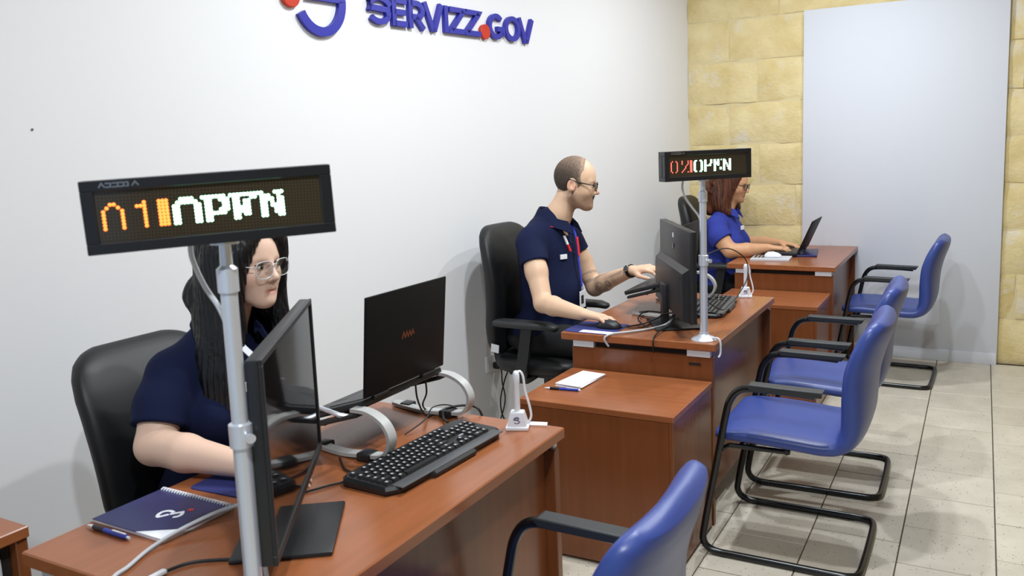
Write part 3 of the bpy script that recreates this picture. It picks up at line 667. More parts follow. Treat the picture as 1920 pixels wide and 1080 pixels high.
# ------------------------------------------------------------------ keyboards
def keyboard(label, loc, yaw, single):
    c = thing('keyboard', label, 'keyboard', loc, yaw, 'black full-size keyboards')
    L_, D = .452, .160       # x along the length, -y towards the typist
    rings = []
    for z, g in ((0, .004), (.004, 0), (.012, 0), (.018, .006)):
        out = [(-L_/2+g, -D/2+.02+g), (-L_/2+.03+g, -D/2+g*.5), (-.10, -D/2+g*.5-.004), (-.09, -D/2-.016+g), (.07, -D/2-.016+g), (.08, -D/2+g*.5-.004), (L_/2-.03-g, -D/2+g*.5), (L_/2-g, -D/2+.02+g), (L_/2-g, D/2-.014-g), (L_/2-.014-g, D/2-g), (-L_/2+.014+g, D/2-g), (-L_/2+g, D/2-.014-g)]
        rings.append([Vector((x, y, z*(1+.35*(y/D+.5)))) for x, y in out])
    MB().loft(rings).build('case', 'black_plastic', c, 30)
    MB().box((-L_/2+.024, -D/2-.010, .0168), (L_/2-.024, -D/2+.023, .0198), .001).build('wrist_edge', 'kb_edge', c)
    u = .0187; keys = []
    zt = lambda y: .018*(1+.35*(y/D+.5))
    y0 = -D/2+.034
    def rowk(y, widths, x):
        for w in widths:
            if w > 0: keys.append((x+w*u/2, y, abs(w)))
            x += abs(w)*u
    X = -L_/2+.012
    rowk(y0, [1.25, 1.25, 1.25, 6.25, 1.25, 1.25, 1.25, 1.25, -.25, 1, 1, 1, -.25, 2, 1], X)
    rowk(y0+u, [2.25]+[1]*10+[2.75, -1.25, 1, -1.25, 1, 1, 1], X)
    rowk(y0+2*u, [1.75]+[1]*11+[2.25, -3.5, 1, 1, 1], X)
    rowk(y0+3*u, [1.5]+[1]*12+[1.5, -.25, 1, 1, 1, -.25, 1, 1, 1, 1], X)
    rowk(y0+4*u, [1]*13+[2, -.25, 1, 1, 1, -.25, 1, 1, 1, 1], X)
    rowk(y0+5*u+.005, [1, -1]+[1]*4+[-.5]+[1]*4+[-.5]+[1]*4+[-.25, 1, 1, 1], X)
    def kmesh(w):
        hw = w*u/2-.0012; hd = u/2-.0012
        return MB().loft([[Vector((sx*(hw-g), sy*(hd-g), z)) for sx, sy in ((-1, -1), (1, -1), (1, 1), (-1, 1))] for g, z in ((0, 0), (.0022, .0065))])
    if single:
        cache = {}; mk = MB().box((-.0045, -.002, .0064), (.0012, .0042, .0067)).mesh('legend')
        for x, y, w in keys:
            k = round(w, 2)
            if k not in cache: cache[k] = kmesh(w).mesh('key')
            ko = mkobj('key', cache[k], 'key', c, 20, (x, y, zt(y)))
            if w < 3: mkobj('legend', mk, 'key_mark', ko, 0)
    else:
        mb = MB()
        for x, y, w in keys: mb.M = Matrix.Translation((x, y, zt(y))); mb.box((-w*u/2+.0012, -u/2+.0012, 0), (w*u/2-.0012, u/2-.0012, .006))
        tag(mb.build('keys', 'key', c, 0), kind='stuff')
        mb = MB()
        for x, y, w in keys:
            if w < 3: mb.M = Matrix.Translation((x, y, zt(y))); mb.box((-.0035, -.001, .0058), (.0005, .0035, .0064))
        tag(mb.build('legends', 'key_mark', c, 0), kind='stuff')
    MB().box((.115, -.012, .0195), (.150, -.008, .0232)).build('maker_mark', 'key_mark', c, 0)
    return c
# typist sits on the -x side of the desk: local -y points to +x (customer side) as in the photo
keyboard('black keyboard with white legends at the edge of the nearest desk', (.703, 1.612, .72), R(87), True)
keyboard('black keyboard behind the pole on the middle desk', (.830, 3.635, .72), R(96), False)

# ------------------------------------------------------------------ counter pens
def counter_pen(label, loc, yaw):
    c = thing('counter_pen', label, 'pen', loc, yaw, 'white tethered counter pens')
    MB().box((-.031, -.026, 0), (.031, .026, .010), .003).build('base_plate', 'white_plastic', c)
    MB().loft([[Vector((sx*a, sy*b, z)) for sx, sy in ((-1, -1), (1, -1), (1, 1), (-1, 1))] for a, b, z in ((.026, .021, .009), (.026, .021, .014), (.0185, .0145, .046), (.0165, .0125, .048))]).build('holder', 'white_plastic', c, 25)
    mb = MB(); stroke(mb, arc(0, .027, .0085, .0085, 40, 170, 8), .0018, -.0205, -.0185); stroke(mb, arc(0, .027, .0085, .0085, 220, 350, 8), .0018, -.0205, -.0185); stroke(mb, [(-.006, .029), (.004, .029), (.005, .024)], .0018, -.0205, -.0185)
    q = mb.build('printed_mark', 'navy_cover', c, 0)
    MB().lathe([(.0075, .044), (.0085, .06), (.0085, .125), (.0095, .128), (.0092, .150), (.006, .158), (.003, .160)], 16).build('pen_barrel', 'white_plastic', c)
    MB().tube(spline([(.0, .004, .152), (.010, .008, .156), (.018, .010, .140), (.022, .012, .10), (.032, .012, .06), (.036, .012, .03), (.028, .012, .012)], 6), .0032, 8).build('tether', 'white_plastic', c)
    return c
counter_pen('white tethered pen standing in its holder at the corner of the nearest desk', (.800, 1.893, .72), R(22))
counter_pen('white tethered pen standing in its holder at the end of the middle desk', (.905, 3.945, .72), R(15))
q = MB().box((-.026, -.005, -.0006), (.026, .005, .0006)).build('paper_tag', 'paper', None, 0); q.location = (.845, 1.925, .728); q.rotation_euler = (R(50), 0, R(15)); tag(q, 'narrow white paper tag beside the pen holder on the nearest desk', 'tag')

# ------------------------------------------------------------------ notebook, pens, mats, mouse
nb = thing('notebook', 'navy spiral notebook with a white and red emblem at the corner of the nearest desk', 'notebook', (.365, 1.115, .72), R(-1))
MB().box((-.114, -.084, 0), (.114, .084, .007), .001, 1).build('pages', 'paper', nb, 0)
cv = MB().prism([(-.115, -.085), (.028, -.085), (.115, -.030), (.115, .085), (-.115, .085)], (0, 0, .0012), (Vector((1, 0, 0)), Vector((0, 1, 0))), Vector((0, 0, .0071))).build('cover', 'navy_cover', nb, 0)
MB().prism([(.029, -.085), (.115, -.085), (.115, -.031)], (0, 0, .0012), (Vector((1, 0, 0)), Vector((0, 1, 0))), Vector((0, 0, .0071))).build('cover_corner', 'paper', nb, 0)
mb = MB(); mb.M = Matrix.Translation((.022, .005, .0083)) @ Matrix.Rotation(R(-125), 4, 'Z') @ Matrix.Rotation(R(-90), 4, 'X')
stroke(mb, arc(.012, .002, .016, .020, 190, 360, 12)+[(.026, .006), (.006, .004)], .0075, -.0008, .0); stroke(mb, [(.004, .004)]+arc(-.008, .006, .013, .019, 180, 60, 12)[::1], .0075, -.0008, .0)
mb.build('emblem', 'paper', nb, 0)
MB().lathe([(.0062, .0083), (.006, .0090)], 16, (.046, .034, 0)).build('emblem_dot', 'logo_red', nb)
for k in range(26):
    x = -.110+k*.0088
    m_ = MB(); m_.tube([(x+.0006*math.cos(a), .085+.006*math.cos(a), .005+.0065*math.sin(a)) for a in [2*math.pi*j/8 for j in range(8)]], .0021, 5, closed=True)
    m_.build('spiral_ring', 'white_plastic', nb)
def pen(label, p0, p1, z):
    a, b = Vector((*p0, z)), Vector((*p1, z)); L_ = (b-a).length; ang = math.atan2(b.y-a.y, b.x-a.x)
    c = thing('ballpoint_pen', label, 'pen', (*p0, z), ang, 'blue ballpoint pens'); M = Matrix.Rotation(math.pi/2, 4, 'Y')
    P = lambda n, prof, m: (lambda q: (setattr(q, 'M', M), q.lathe([(r, x) for r, x in prof], 12).build(n, m, c)))(MB())
    P('tip', [(.001, 0), (.0022, .006), (.0042, .022)], 'white_plastic'); P('grip', [(.0048, .022), (.0052, .025), (.0052, .055), (.0048, .058)], 'black_plastic')
    P('barrel', [(.0048, .058), (.0050, .06), (.0050, L_-.012), (.0044, L_-.008)], 'pen_blue'); P('button', [(.0028, L_-.008), (.0026, L_)], 'white_plastic')
    MB().box((L_-.055, -.0015, .0048), (L_-.012, .0015, .0066)).build('clip', 'white_plastic', c)
    return c
pen('blue pen lying against the navy notebook', (.262, 1.012), (.402, 1.008), .726)
pen('blue pen lying beside the notepad on the low cabinet', (.476, 2.664), (.616, 2.681), .5825)
pd = thing('notepad', 'white paper notepad on the low cabinet', 'notepad', (.557, 2.806, .577), R(-6))
for k in range(3):
    q = MB().box((-.052, -.098, k*.004), (.052, .098, k*.004+.0036), .0006, 1).build('sheets', 'paper', pd, 0); q.rotation_euler.z = R((0, 2.5, -1.5)[k]); q.location = ((0, .004, .002)[k], (0, .006, 0)[k], 0)
def mat_(label, x0, x1, y0, y1, z, rot=0):
    o = MB(); cx, cy = (x0+x1)/2, (y0+y1)/2
    o.loft([rring((0, 0, zz), (1, 0, 0), (x1-x0)/2-g, (0, 1, 0), (y1-y0)/2-g, 14, 40) for zz, g in ((0, 0), (.0022, 0), (.003, .001))])
    q = o.build('mouse_mat', 'navy_fabric'); q.location = (cx, cy, z); q.rotation_euler.z = rot; return tag(q, label, 'mouse mat', 'navy mouse mats')
mat_('navy mouse mat under the woman\'s forearm on the nearest desk', .285, .505, 1.245, 1.430, .72, R(3))
mat_('navy mouse mat under the man\'s hand on the middle desk', .398, .612, 2.990, 3.190, .72, R(-2))
q = MB().box((-.07, -.02, 0), (.07, .02, .0004)).build('mat_print', 'paper', None, 0); q.parent = [o for o in bpy.data.objects if o.name.startswith('mouse_mat')][-1]; q.location = (.035, -.078, .0031)
def mouse(label, loc, yaw, m, name='computer_mouse'):
    c = thing(name, label, 'mouse', loc, yaw)
    rings = []
    for x, w, z in ((-.052, .010, .010), (-.048, .020, .020), (-.030, .029, .033), (0, .031, .036), (.028, .029, .028), (.045, .022, .018), (.052, .010, .009)):
        rings.append([Vector((x, w*math.cos(a), max(.001, .004+(z-.004)*max(0, math.sin(a))**.7 if math.sin(a) > 0 else .001))) for a in [2*math.pi*j/20 for j in range(20)]])
    MB().loft(rings).build('shell', m, c, 60)
    mb = MB(); mb.M = Matrix.Translation((.026, 0, .027)); mb.cyl((0, -.004, 0), (0, .004, 0), .007).build('wheel', 'alu_dark', c)
    return c
mouse('black mouse under the man\'s right hand', (.555, 3.100, .7232), R(0), 'black_plastic')
mouse('white mouse lying on a booklet on the farthest desk', (.775, 5.14, .747), R(10), 'white_plastic')
mat('booklet_grey', srgb(196, 198, 204), .6)
bk = thing('booklet', 'grey printed booklet on the farthest desk under the white mouse', 'booklet', (.765, 5.135, .735), R(5))
MB().box((-.115, -.085, 0), (.115, .085, .011), .001, 1).build('pages', 'booklet_grey', bk, 0)
MB().box((-.112, -.03, .0111), (.04, .082, .0116)).build('printed_area', 'grey_plastic', bk, 0)
for k in range(6): MB().box((-.10+k*.022, -.02, .0117), (-.088+k*.022, .07, .0120)).build('print_column', 'pad_black', bk, 0)

# ------------------------------------------------------------------ cables
def cable(label, pts, r, m, name='cable'):
    base = Vector(pts[0]); q = MB().tube(spline([Vector(p)-base for p in pts], 8), r, 8).build(name, m, None, 60); q.location = base
    return tag(q, label, 'cable')
D_ = .7205
cable('grey cable crossing the notebook on the nearest desk', [(.838, .955, D_+.006), (.74, 1.04, D_+.004), (.66, 1.10, D_+.03), (.60, 1.16, D_+.05), (.53, 1.14, D_+.035), (.49, 1.07, D_+.018), (.48, 1.00, D_+.006), (.505, .93, D_+.005), (.52, .884, D_+.002), (.52, .878, D_-.06), (.50, .875, .45)], .0042, 'cable_grey')
cable('black cable with a pale plug near the front of the nearest desk', [(.70, 1.05, D_+.004), (.64, 1.02, D_+.004), (.60, .99, D_+.004), (.585, .95, D_+.004), (.58, .90, D_+.004)], .0032, 'cable_black')
q = MB().box((-.006, -.02, -.004), (.006, .02, .004), .002).build('cable_plug', 'white_plastic', [o for o in bpy.data.objects if o.name.startswith('cable')][-1]); q.location = (-.112, -.125, .004)
cable('thick black cable looping behind the keyboard on the nearest desk', [(.615, 1.83, D_+.012), (.58, 1.86, D_+.010), (.56, 1.90, D_+.022), (.60, 1.945, D_+.024), (.64, 1.955, D_+.01), (.65, 1.958, D_-.06), (.64, 1.965, .50)], .0036, 'cable_black')
cable('thin black cable lying by the laptop stand on the nearest desk', [(.50, 1.52, D_+.004), (.56, 1.47, D_+.004), (.62, 1.44, D_+.004), (.585, 1.36, D_+.004), (.55, 1.28, D_+.004), (.58, 1.22, D_+.012)], .0028, 'cable_black')
cable('thin cable arching behind the keyboard of the nearest desk', [(.55, 1.72, D_+.004), (.575, 1.78, D_+.03), (.56, 1.84, D_+.045), (.575, 1.90, D_+.035), (.60, 1.93, D_+.004)], .0018, 'cable_black')
for k, (lab, y) in enumerate((('black charger lead hanging from the laptop on the nearest desk', 1.845), ('second black lead hanging under the laptop on the nearest desk', 1.80))):
    cable(lab, [(.535, y, .845), (.53, y+.01, .80), (.50+.03*k, y+.03, .755), (.49+.03*k, y+.07, D_+.004), (.52, y+.10, D_+.004)], .0026, 'cable_black')
cable('white cable running off the edge of the middle desk', [(.83, 3.36, D_+.10), (.80, 3.28, D_+.05), (.765, 3.20, D_+.012), (.72, 3.12, D_+.006), (.66, 3.04, D_+.006), (.615, 2.985, D_+.007), (.59, 2.969, D_-.010), (.60, 2.985, D_-.045)], .0045, 'cable_grey')
cable('black cable hanging over the near edge of the middle desk', [(.78, 3.30, D_+.05), (.79, 3.20, D_+.016), (.785, 3.08, D_+.014), (.790, 2.99, D_+.006), (.792, 2.971, D_-.012), (.79, 2.980, D_-.05)], .0032, 'cable_black')
cable('black cable coiled beside the monitor foot on the middle desk', [(.60, 3.12, D_+.004), (.66, 3.20, D_+.005), (.72, 3.22, D_+.030), (.76, 3.20, D_+.055), (.83, 3.17, D_+.075), (.86, 3.19, D_+.11), (.84, 3.24, D_+.13), (.79, 3.17, D_+.02), (.72, 3.14, D_+.006), (.655, 3.17, D_+.030), (.66, 3.24, D_+.05), (.71, 3.29, D_+.04)], .0032, 'cable_black')
cable('thin black mouse lead on the middle desk', [(.608, 3.10, D_+.012), (.65, 3.12, D_+.004), (.69, 3.18, D_+.004), (.67, 3.27, D_+.010), (.62, 3.30, D_+.012), (.60, 3.36, D_+.004), (.66, 3.42, D_+.004)], .0022, 'cable_black')
cable('black lead looping over the keyboard of the middle desk', [(.90, 3.30, D_+.10), (.935, 3.42, D_+.04), (.93, 3.56, D_+.036), (.93, 3.70, D_+.05), (.95, 3.80, D_+.12), (.93, 3.84, D_+.20), (.87, 3.74, D_+.26), (.80, 3.58, D_+.24)], .0026, 'cable_black')
cable('grey loop of cable at the corner of the middle desk', [(1.0, 3.03, D_+.008), (1.03, 3.02, D_+.014), (1.043, 3.015, D_+.0), (1.045, 3.01, D_-.04), (1.040, 3.0, D_-.055)], .0040, 'cable_grey')
for k, lab in enumerate(('black mains lead hanging from the wall socket, left one', 'black mains lead hanging from the wall socket, right one')):
    s0 = -2.31+.055*k; P = lambda ds, z, out: tuple(wallpt(s0+ds, z, out))
    cable(lab, [P(0, .355, .042), P(.005, .325, .05), P((.02, -.02)[k], .26, .04), P((.05, -.045)[k], .16, .03), P((.0, -.02)[k], .06, .03), P((-.08, .04)[k], .012, .04)], .0035, 'cable_black')

# ------------------------------------------------------------------ people: smooth-blended solids turned into one continuous surface
class Field:
    def __init__(s, lo, hi, h):
        s.lo = np.array(lo, float); s.h = h; s.n = np.ceil((np.array(hi)-s.lo)/h).astype(int)+1
        s.v = np.full(s.n, 1.0, np.float32)
    def sub(s, lo, hi):
        a = np.clip(np.floor((np.array(lo)-s.lo)/s.h).astype(int), 0, s.n); b = np.clip(np.ceil((np.array(hi)-s.lo)/s.h).astype(int)+1, 0, s.n)
        sl = tuple(slice(i, j) for i, j in zip(a, b))
        ax = [(s.lo[i]+s.h*np.arange(a[i], b[i])).astype(np.float32) for i in range(3)]
        return sl, ax[0][:, None, None], ax[1][None, :, None], ax[2][None, None, :]
    def _mix(s, sl, d, k, op):
        v = s.v[sl]
        if op == 'sub': v = -v
        h = np.clip(k-np.abs(v-d), 0, None)/max(k, 1e-6); r = np.minimum(v, d)-h*h*k*.25
        s.v[sl] = -r if op == 'sub' else r
    def cone(s, a, b, r0, r1, k=.01, op='add'):
        a, b = np.array(a, float), np.array(b, float); m = max(r0, r1)+k+3*s.h
        sl, X, Y, Z = s.sub(np.minimum(a, b)-m, np.maximum(a, b)+m)
        if s.v[sl].size == 0: return
        d = b-a; L2 = max(d@d, 1e-12); px, py, pz = X-a[0], Y-a[1], Z-a[2]
        t = np.clip((px*d[0]+py*d[1]+pz*d[2])/L2, 0, 1)
        D = np.sqrt((px-t*d[0])**2+(py-t*d[1])**2+(pz-t*d[2])**2)-(r0+(r1-r0)*t)
        s._mix(sl, D.astype(np.float32), k, op)
    def ell(s, c, r, M=None, k=.01, op='add'):
        c = np.array(c, float); r = np.array(r, float); M = np.eye(3) if M is None else M; m = max(r)+k+3*s.h
        sl, X, Y, Z = s.sub(c-m, c+m)
        if s.v[sl].size == 0: return
        px, py, pz = X-c[0], Y-c[1], Z-c[2]
        q = [(M[0, i]*px+M[1, i]*py+M[2, i]*pz)/r[i] for i in range(3)]
        k0 = np.sqrt(q[0]**2+q[1]**2+q[2]**2)+1e-9; k1 = np.sqrt((q[0]/r[0])**2+(q[1]/r[1])**2+(q[2]/r[2])**2)+1e-9
        s._mix(sl, (k0*(k0-1)/k1).astype(np.float32), k, op)
    def chain(s, pts, rs, k=.01, op='add'):
        for i in range(len(pts)-1): s.cone(pts[i], pts[i+1], rs[i], rs[i+1], k, op)
    def cut(s, p, n, lo=None, hi=None):
        # remove what lies beyond the plane (p, n), inside the box lo..hi
        lo = s.lo if lo is None else lo; hi = s.lo+s.h*s.n if hi is None else hi
        sl, X, Y, Z = s.sub(lo, hi); n = np.array(n, float); n /= np.linalg.norm(n)
        s.v[sl] = np.maximum(s.v[sl], ((X-p[0])*n[0]+(Y-p[1])*n[1]+(Z-p[2])*n[2]).astype(np.float32))
    def fold(s, fn):
        sl, X, Y, Z = s.sub(s.lo, s.lo+s.h*s.n); s.v += fn(X, Y, Z).astype(np.float32)*(np.abs(s.v) < .05)
    def mesh(s, name, origin, colfn=None):
        v = s.v; neg = v < 0; n = v.shape; c = np.zeros((n[0]-1, n[1]-1, n[2]-1), np.int8)
        for i in (0, 1):
            for j in (0, 1):
                for k in (0, 1): c += neg[i:n[0]-1+i, j:n[1]-1+j, k:n[2]-1+k]
        act = (c > 0) & (c < 8); I = np.argwhere(act); idx = np.full(act.shape, -1, np.int32); idx[act] = np.arange(len(I))
        corner = {}
        for i in (0, 1):
            for j in (0, 1):
                for k in (0, 1): corner[i, j, k] = v[I[:, 0]+i, I[:, 1]+j, I[:, 2]+k]
        acc = np.zeros((len(I), 3)); cnt = np.zeros(len(I))
        for ax in range(3):
            for o1 in (0, 1):
                for o2 in (0, 1):
                    p0 = [0, 0, 0]; oth = [a for a in range(3) if a != ax]; p0[oth[0]] = o1; p0[oth[1]] = o2; p1 = list(p0); p1[ax] = 1
                    a, b = corner[tuple(p0)], corner[tuple(p1)]; m = (a < 0) != (b < 0); t = np.where(m, a/np.where(m, a-b, 1), 0)
                    pos = np.zeros((len(I), 3)); pos[:, oth[0]] = o1; pos[:, oth[1]] = o2; pos[:, ax] = t
                    acc[m] += pos[m]; cnt[m] += 1
        P = s.lo+s.h*(I+acc/cnt[:, None]); F = []
        for ax in range(3):
            o1, o2 = [(1, 2), (2, 0), (0, 1)][ax]
            sa = [slice(1, n[i]-1) for i in range(3)]; sa[ax] = slice(0, n[ax]-1); sb = list(sa); sb[ax] = slice(1, n[ax])
            A, B = neg[tuple(sa)], neg[tuple(sb)]; E = np.argwhere(A != B)
            if len(E) == 0: continue
            flip = A[E[:, 0], E[:, 1], E[:, 2]]; base = E.copy()
            for i in range(3):
                if i != ax: base[:, i] += 1
            def g(d1, d2):
                q = base.copy(); q[:, o1] -= d1; q[:, o2] -= d2; return idx[q[:, 0], q[:, 1], q[:, 2]]
            Q = np.stack([g(1, 1), g(0, 1), g(0, 0), g(1, 0)], 1); Q[~flip] = Q[~flip][:, ::-1]; F.append(Q)
        F = np.concatenate(F); F = F[(F >= 0).all(1)]
        # two light smoothing passes
        for _ in range(2):
            S = np.zeros_like(P); C_ = np.zeros(len(P))
            for a, b in ((0, 1), (1, 2), (2, 3), (3, 0)):
                np.add.at(S, F[:, a], P[F[:, b]]); np.add.at(S, F[:, b], P[F[:, a]]); np.add.at(C_, F[:, a], 1); np.add.at(C_, F[:, b], 1)
            P = .6*P+.4*S/np.maximum(C_, 1)[:, None]
        me = bpy.data.meshes.new(name); nv, nf = len(P), len(F)
        me.vertices.add(nv); me.vertices.foreach_set('co', (P-np.array(origin)).astype(np.float32).ravel())
        me.loops.add(nf*4); me.loops.foreach_set('vertex_index', F.astype(np.int32).ravel())
        me.polygons.add(nf); me.polygons.foreach_set('loop_start', np.arange(0, nf*4, 4, dtype=np.int32)); me.polygons.foreach_set('loop_total', np.full(nf, 4, np.int32))
        me.update(calc_edges=True); me.validate()
        if colfn is not None:
            ca = me.color_attributes.new('Col', 'FLOAT_COLOR', 'POINT'); col = np.ones((nv, 4), np.float32); col[:, :3] = colfn(P); ca.data.foreach_set('color', col.ravel())
        return me
def rotm(yaw, pitch=0, roll=0):
    # columns: forward, left, up
    cy, sy, cp, sp = math.cos(yaw), math.sin(yaw), math.cos(pitch), math.sin(pitch)
    f = np.array([cy*cp, sy*cp, sp]); l = np.array([-sy, cy, 0]); u = np.cross(f, l)
    if roll: l, u = l*math.cos(roll)+u*math.sin(roll), u*math.cos(roll)-l*math.sin(roll)
    return np.stack([f, l, u], 1)
class Head:
    def __init__(s, o, yaw, pitch=0, sc=1.0, roll=0): s.o = np.array(o, float); s.M = rotm(yaw, pitch, roll); s.s = sc
    def w(s, x, y, z): return s.o+s.M@(np.array([x, y, z])*s.s)
    def loc(s, P): return ((P-s.o)@s.M)/s.s
    def add(s, F, female=False):
        q = s.s; E = lambda c, r, k=.012, op='add': F.ell(s.w(*c), np.array(r)*q, s.M, k, op); Cn = lambda a, b, r0, r1, k=.01, op='add': F.cone(s.w(*a), s.w(*b), r0*q, r1*q, k, op)
        E((-.006, 0, .030), (.090, .075, .088)); E((.020, 0, .012), (.068, .066, .080), .03)
        E((.024, 0, -.040), (.060, .056 if female else .058, .070), .03)
        for y in (-1, 1):
            Cn((-.004, y*.052, -.050), (.058, y*.014, -.098), .020, .017 if female else .019, .025)
            E((.054, y*.038, -.034), (.026, .022, .022) if female else (.024, .020, .026), .030)
            Cn((.076, y*.014, .018), (.066, y*.046, .014), .010, .008, .014)
        E((.072, 0, -.1005), (.0185, .020, .016), .014)
        E((.070, 0, -.072), (.016, .034, .030), .028); E((.079, 0, -.054), (.0125, .020, .016), .012)
        Cn((.0835, 0, .011), (.1045, 0, -.029), .0072, .0085, .012); E((.1065, 0, -.0345), (.0092, .0092, .0085), .008)
        for y in (-1, 1): E((.0930, y*.0125, -.039), (.010, .0075, .0075), .006)
        for y in (-1, 1):
            E((.0930, y*.0315, -.004), (.0150, .0170, .0100), .012, 'sub')
            E((.0745, y*.0315, -.004), (.0130, .0150, .0120), .004)
        E((.0858, 0, -.0660), (.0062, .0215, .0042), .006); E((.0840, 0, -.0760), (.0068, .0185, .0050), .006)
        Cn((.0920, -.021, -.0712), (.0920, .021, -.0712), .0022, .0022, .003, 'sub')
        for y in (-1, 1):
            E((-.010, y*.077, -.008), (.019, .008, .031), .008); E((-.007, y*.0900, -.004), (.0115, .0130, .0200), .003, 'sub'); E((.0, y*.080, -.026), (.009, .006, .008), .004); E((.006, y*.078, -.012), (.006, .006, .010), .005)
    def eyes(s, parent, org, iris='iris_brown', look=0):
        for y in (-1, 1):
            c = s.w(.0748, y*.0315, -.004)-np.array(org)
            e = MB().sph(c, .0129*s.s, 16).build('eye', 'eye_white', parent, 180)
            a = math.radians(look); p = s.w(.0748+.0118*math.cos(a), y*.0315+.0118*math.sin(a), -.005)-np.array(org)
            MB().sph(p, .0054*s.s, 12).build('iris', iris, e, 180)
            lid = [s.w(.0748+.0136*math.cos(t), y*.0315+.0155*math.sin(t)*1.0, .0005+.0035*math.cos(t))-np.array(org) for t in np.linspace(-1.25, 1.25, 9)]
            MB().tube(lid, [.0008, .0014, .0017, .0018, .0018, .0018, .0017, .0014, .0008], 6).build('lash_line', 'brow', e, 180)
    def brows(s, parent, org, m, th=.004):
        for y in (-1, 1):
            pts = [s.w(.086, y*.012, .015), s.w(.0845, y*.026, .0205), s.w(.077, y*.040, .0195), s.w(.068, y*.049, .013)]
            MB().tube([Vector(p-np.array(org)) for p in spline([Vector(p) for p in pts], 4)] if False else [Vector(p)-Vector(org) for p in spline([Vector(p) for p in pts], 4)], [th*.7]*4+[th]*5+[th*.7]*3+[th*.3], 6, flat=.6).build('eyebrow', m, parent, 180)
    def glasses(s, parent, org, m, rx, rz, thick, lensm, zc=-.006, xf=.102, e=2.6):
        g = None; O = Vector(org); Wv = lambda *p: Vector(s.w(*p))-O
        fr = MB()
        for y in (-1, 1):
            ring = []
            for k in range(28):
                th = 2*math.pi*k/28; a, b = math.cos(th), math.sin(th); yy = math.copysign(abs(a)**(2/e), a)*rx; zz = math.copysign(abs(b)**(2/e), b)*rz
                ring.append(Wv(xf-.18*abs(y*.034+yy)**1.5*2.2-.04*zz*0, y*.034+yy, zc+zz))
            fr.tube(ring, thick, 6, closed=True)
        fr.tube([Wv(xf-.001, -.010, zc+rz*.45), Wv(xf+.002, 0, zc+rz*.6), Wv(xf-.001, .010, zc+rz*.45)], thick*1.05, 6)
        for y in (-1, 1): fr.tube([Wv(xf-.012, y*(.034+rx), zc+rz*.45), Wv(xf-.022, y*.074, zc+rz*.5), Wv(.02, y*.079, zc+rz*.6+.003), Wv(-.010, y*.0815, zc+rz+.006), Wv(-.024, y*.0815, zc+rz+.004), Wv(-.036, y*.078, zc-.004)], thick*1.1, 6)
        g = fr.build('glasses', m, parent, 60)
        for y in (-1, 1):
            ls = MB(); n = 20; mk = lambda dx: [Wv(xf+dx-.18*abs(y*.034+math.cos(2*math.pi*k/n)*rx)**1.5*2.2, y*.034+math.copysign(abs(math.cos(2*math.pi*k/n))**(2/e), math.cos(2*math.pi*k/n))*rx*.97, zc+math.copysign(abs(math.sin(2*math.pi*k/n))**(2/e), math.sin(2*math.pi*k/n))*rz*.97) for k in range(n)]
            ls.loft([mk(-.0006), mk(.0006)]).build('lens', lensm, g, 0)
        return g
def hand(F, wrist, fwd, up, thumb, curls, spread=.05, sc=1.0, thumb_curl=.5, kf=.004):
    """wrist point, finger direction, back-of-hand direction, thumb=+1 if the thumb lies on the side up x fwd."""
    f = np.array(fwd, float); f /= np.linalg.norm(f); u = np.array(up, float); u -= f*(u@f); u /= np.linalg.norm(u); l = np.cross(u, f)*thumb; w = np.array(wrist, float)
    offs = [.027, .009, -.009, -.026]; lens = [.070, .078, .072, .056]; rad = [.0088, .0090, .0086, .0076]; tips = []
    for i in range(4):
        b = w+f*(.086-.004*abs(i-1.2))*sc+l*offs[i]*sc
        F.cone(w+l*offs[i]*.55*sc+f*.006, b, .0155*sc, .0118*sc, .012)
        d = f*math.cos(spread*(1.2-i))+l*math.sin(spread*(1.2-i)); p = b; ang = 0
        for j, (fr, rr) in enumerate(((.46, 1.0), (.30, .92), (.24, .82))):
            ang += curls[i][j]; dd = d*math.cos(ang)-u*math.sin(ang); q = p+dd*lens[i]*fr*sc
            F.cone(p, q, rad[i]*rr*sc, rad[i]*(rr-.09)*sc, kf); p = q
        tips.append(p)
    b = w+f*.020*sc+l*.024*sc-u*.004; d1 = f*.72+l*.62-u*.28; d1 /= np.linalg.norm(d1); p = b+d1*.040*sc
    F.cone(b, p, .0150*sc, .0118*sc, .012); d2 = f*(.75+.25*thumb_curl)+l*(.5-.6*thumb_curl)-u*.25; d2 /= np.linalg.norm(d2); q = p+d2*.032*sc; F.cone(p, q, .0105*sc, .0095*sc, .004); F.cone(q, q+(d2-l*.2*thumb_curl)*.024*sc, .0095*sc, .0075*sc, .004)
    return tips
mat('eye_white', srgb(226, 222, 218), .25); mat('iris_brown', srgb(40, 26, 18), .2); mat('brow', srgb(34, 26, 22), .7)
mat('man_glasses', srgb(16, 14, 14), .25); mat('buckle', srgb(190, 190, 195), .25, .9)
def mixc(P, base, regions):
    c = np.tile(np.array(base, float), (len(P), 1))
    for w, col in regions: w = np.clip(w, 0, 1)[:, None]; c = c*(1-w)+np.array(col)*w
    return c
def sstep(a, b, x): t = np.clip((x-a)/(b-a), 0, 1); return t*t*(3-2*t)
def blob(P, c, r): return 1-sstep(.6, 1.0, np.sqrt((((P-np.array(c))/np.array(r))**2).sum(1)))
def wrinkle(amp, seed, fz=26):
    r_ = np.random.RandomState(seed); ph = r_.uniform(0, 6.28, 8)
    return lambda X, Y, Z: amp*(np.sin(fz*Z+9*X+5*np.sin(11*Y+ph[0])+ph[1])*np.sin(13*Y+8*X+ph[2]+2*np.sin(9*Z+ph[3]))+.6*np.sin(41*Z-17*Y+12*X+ph[4])*np.sin(19*X+ph[5]))
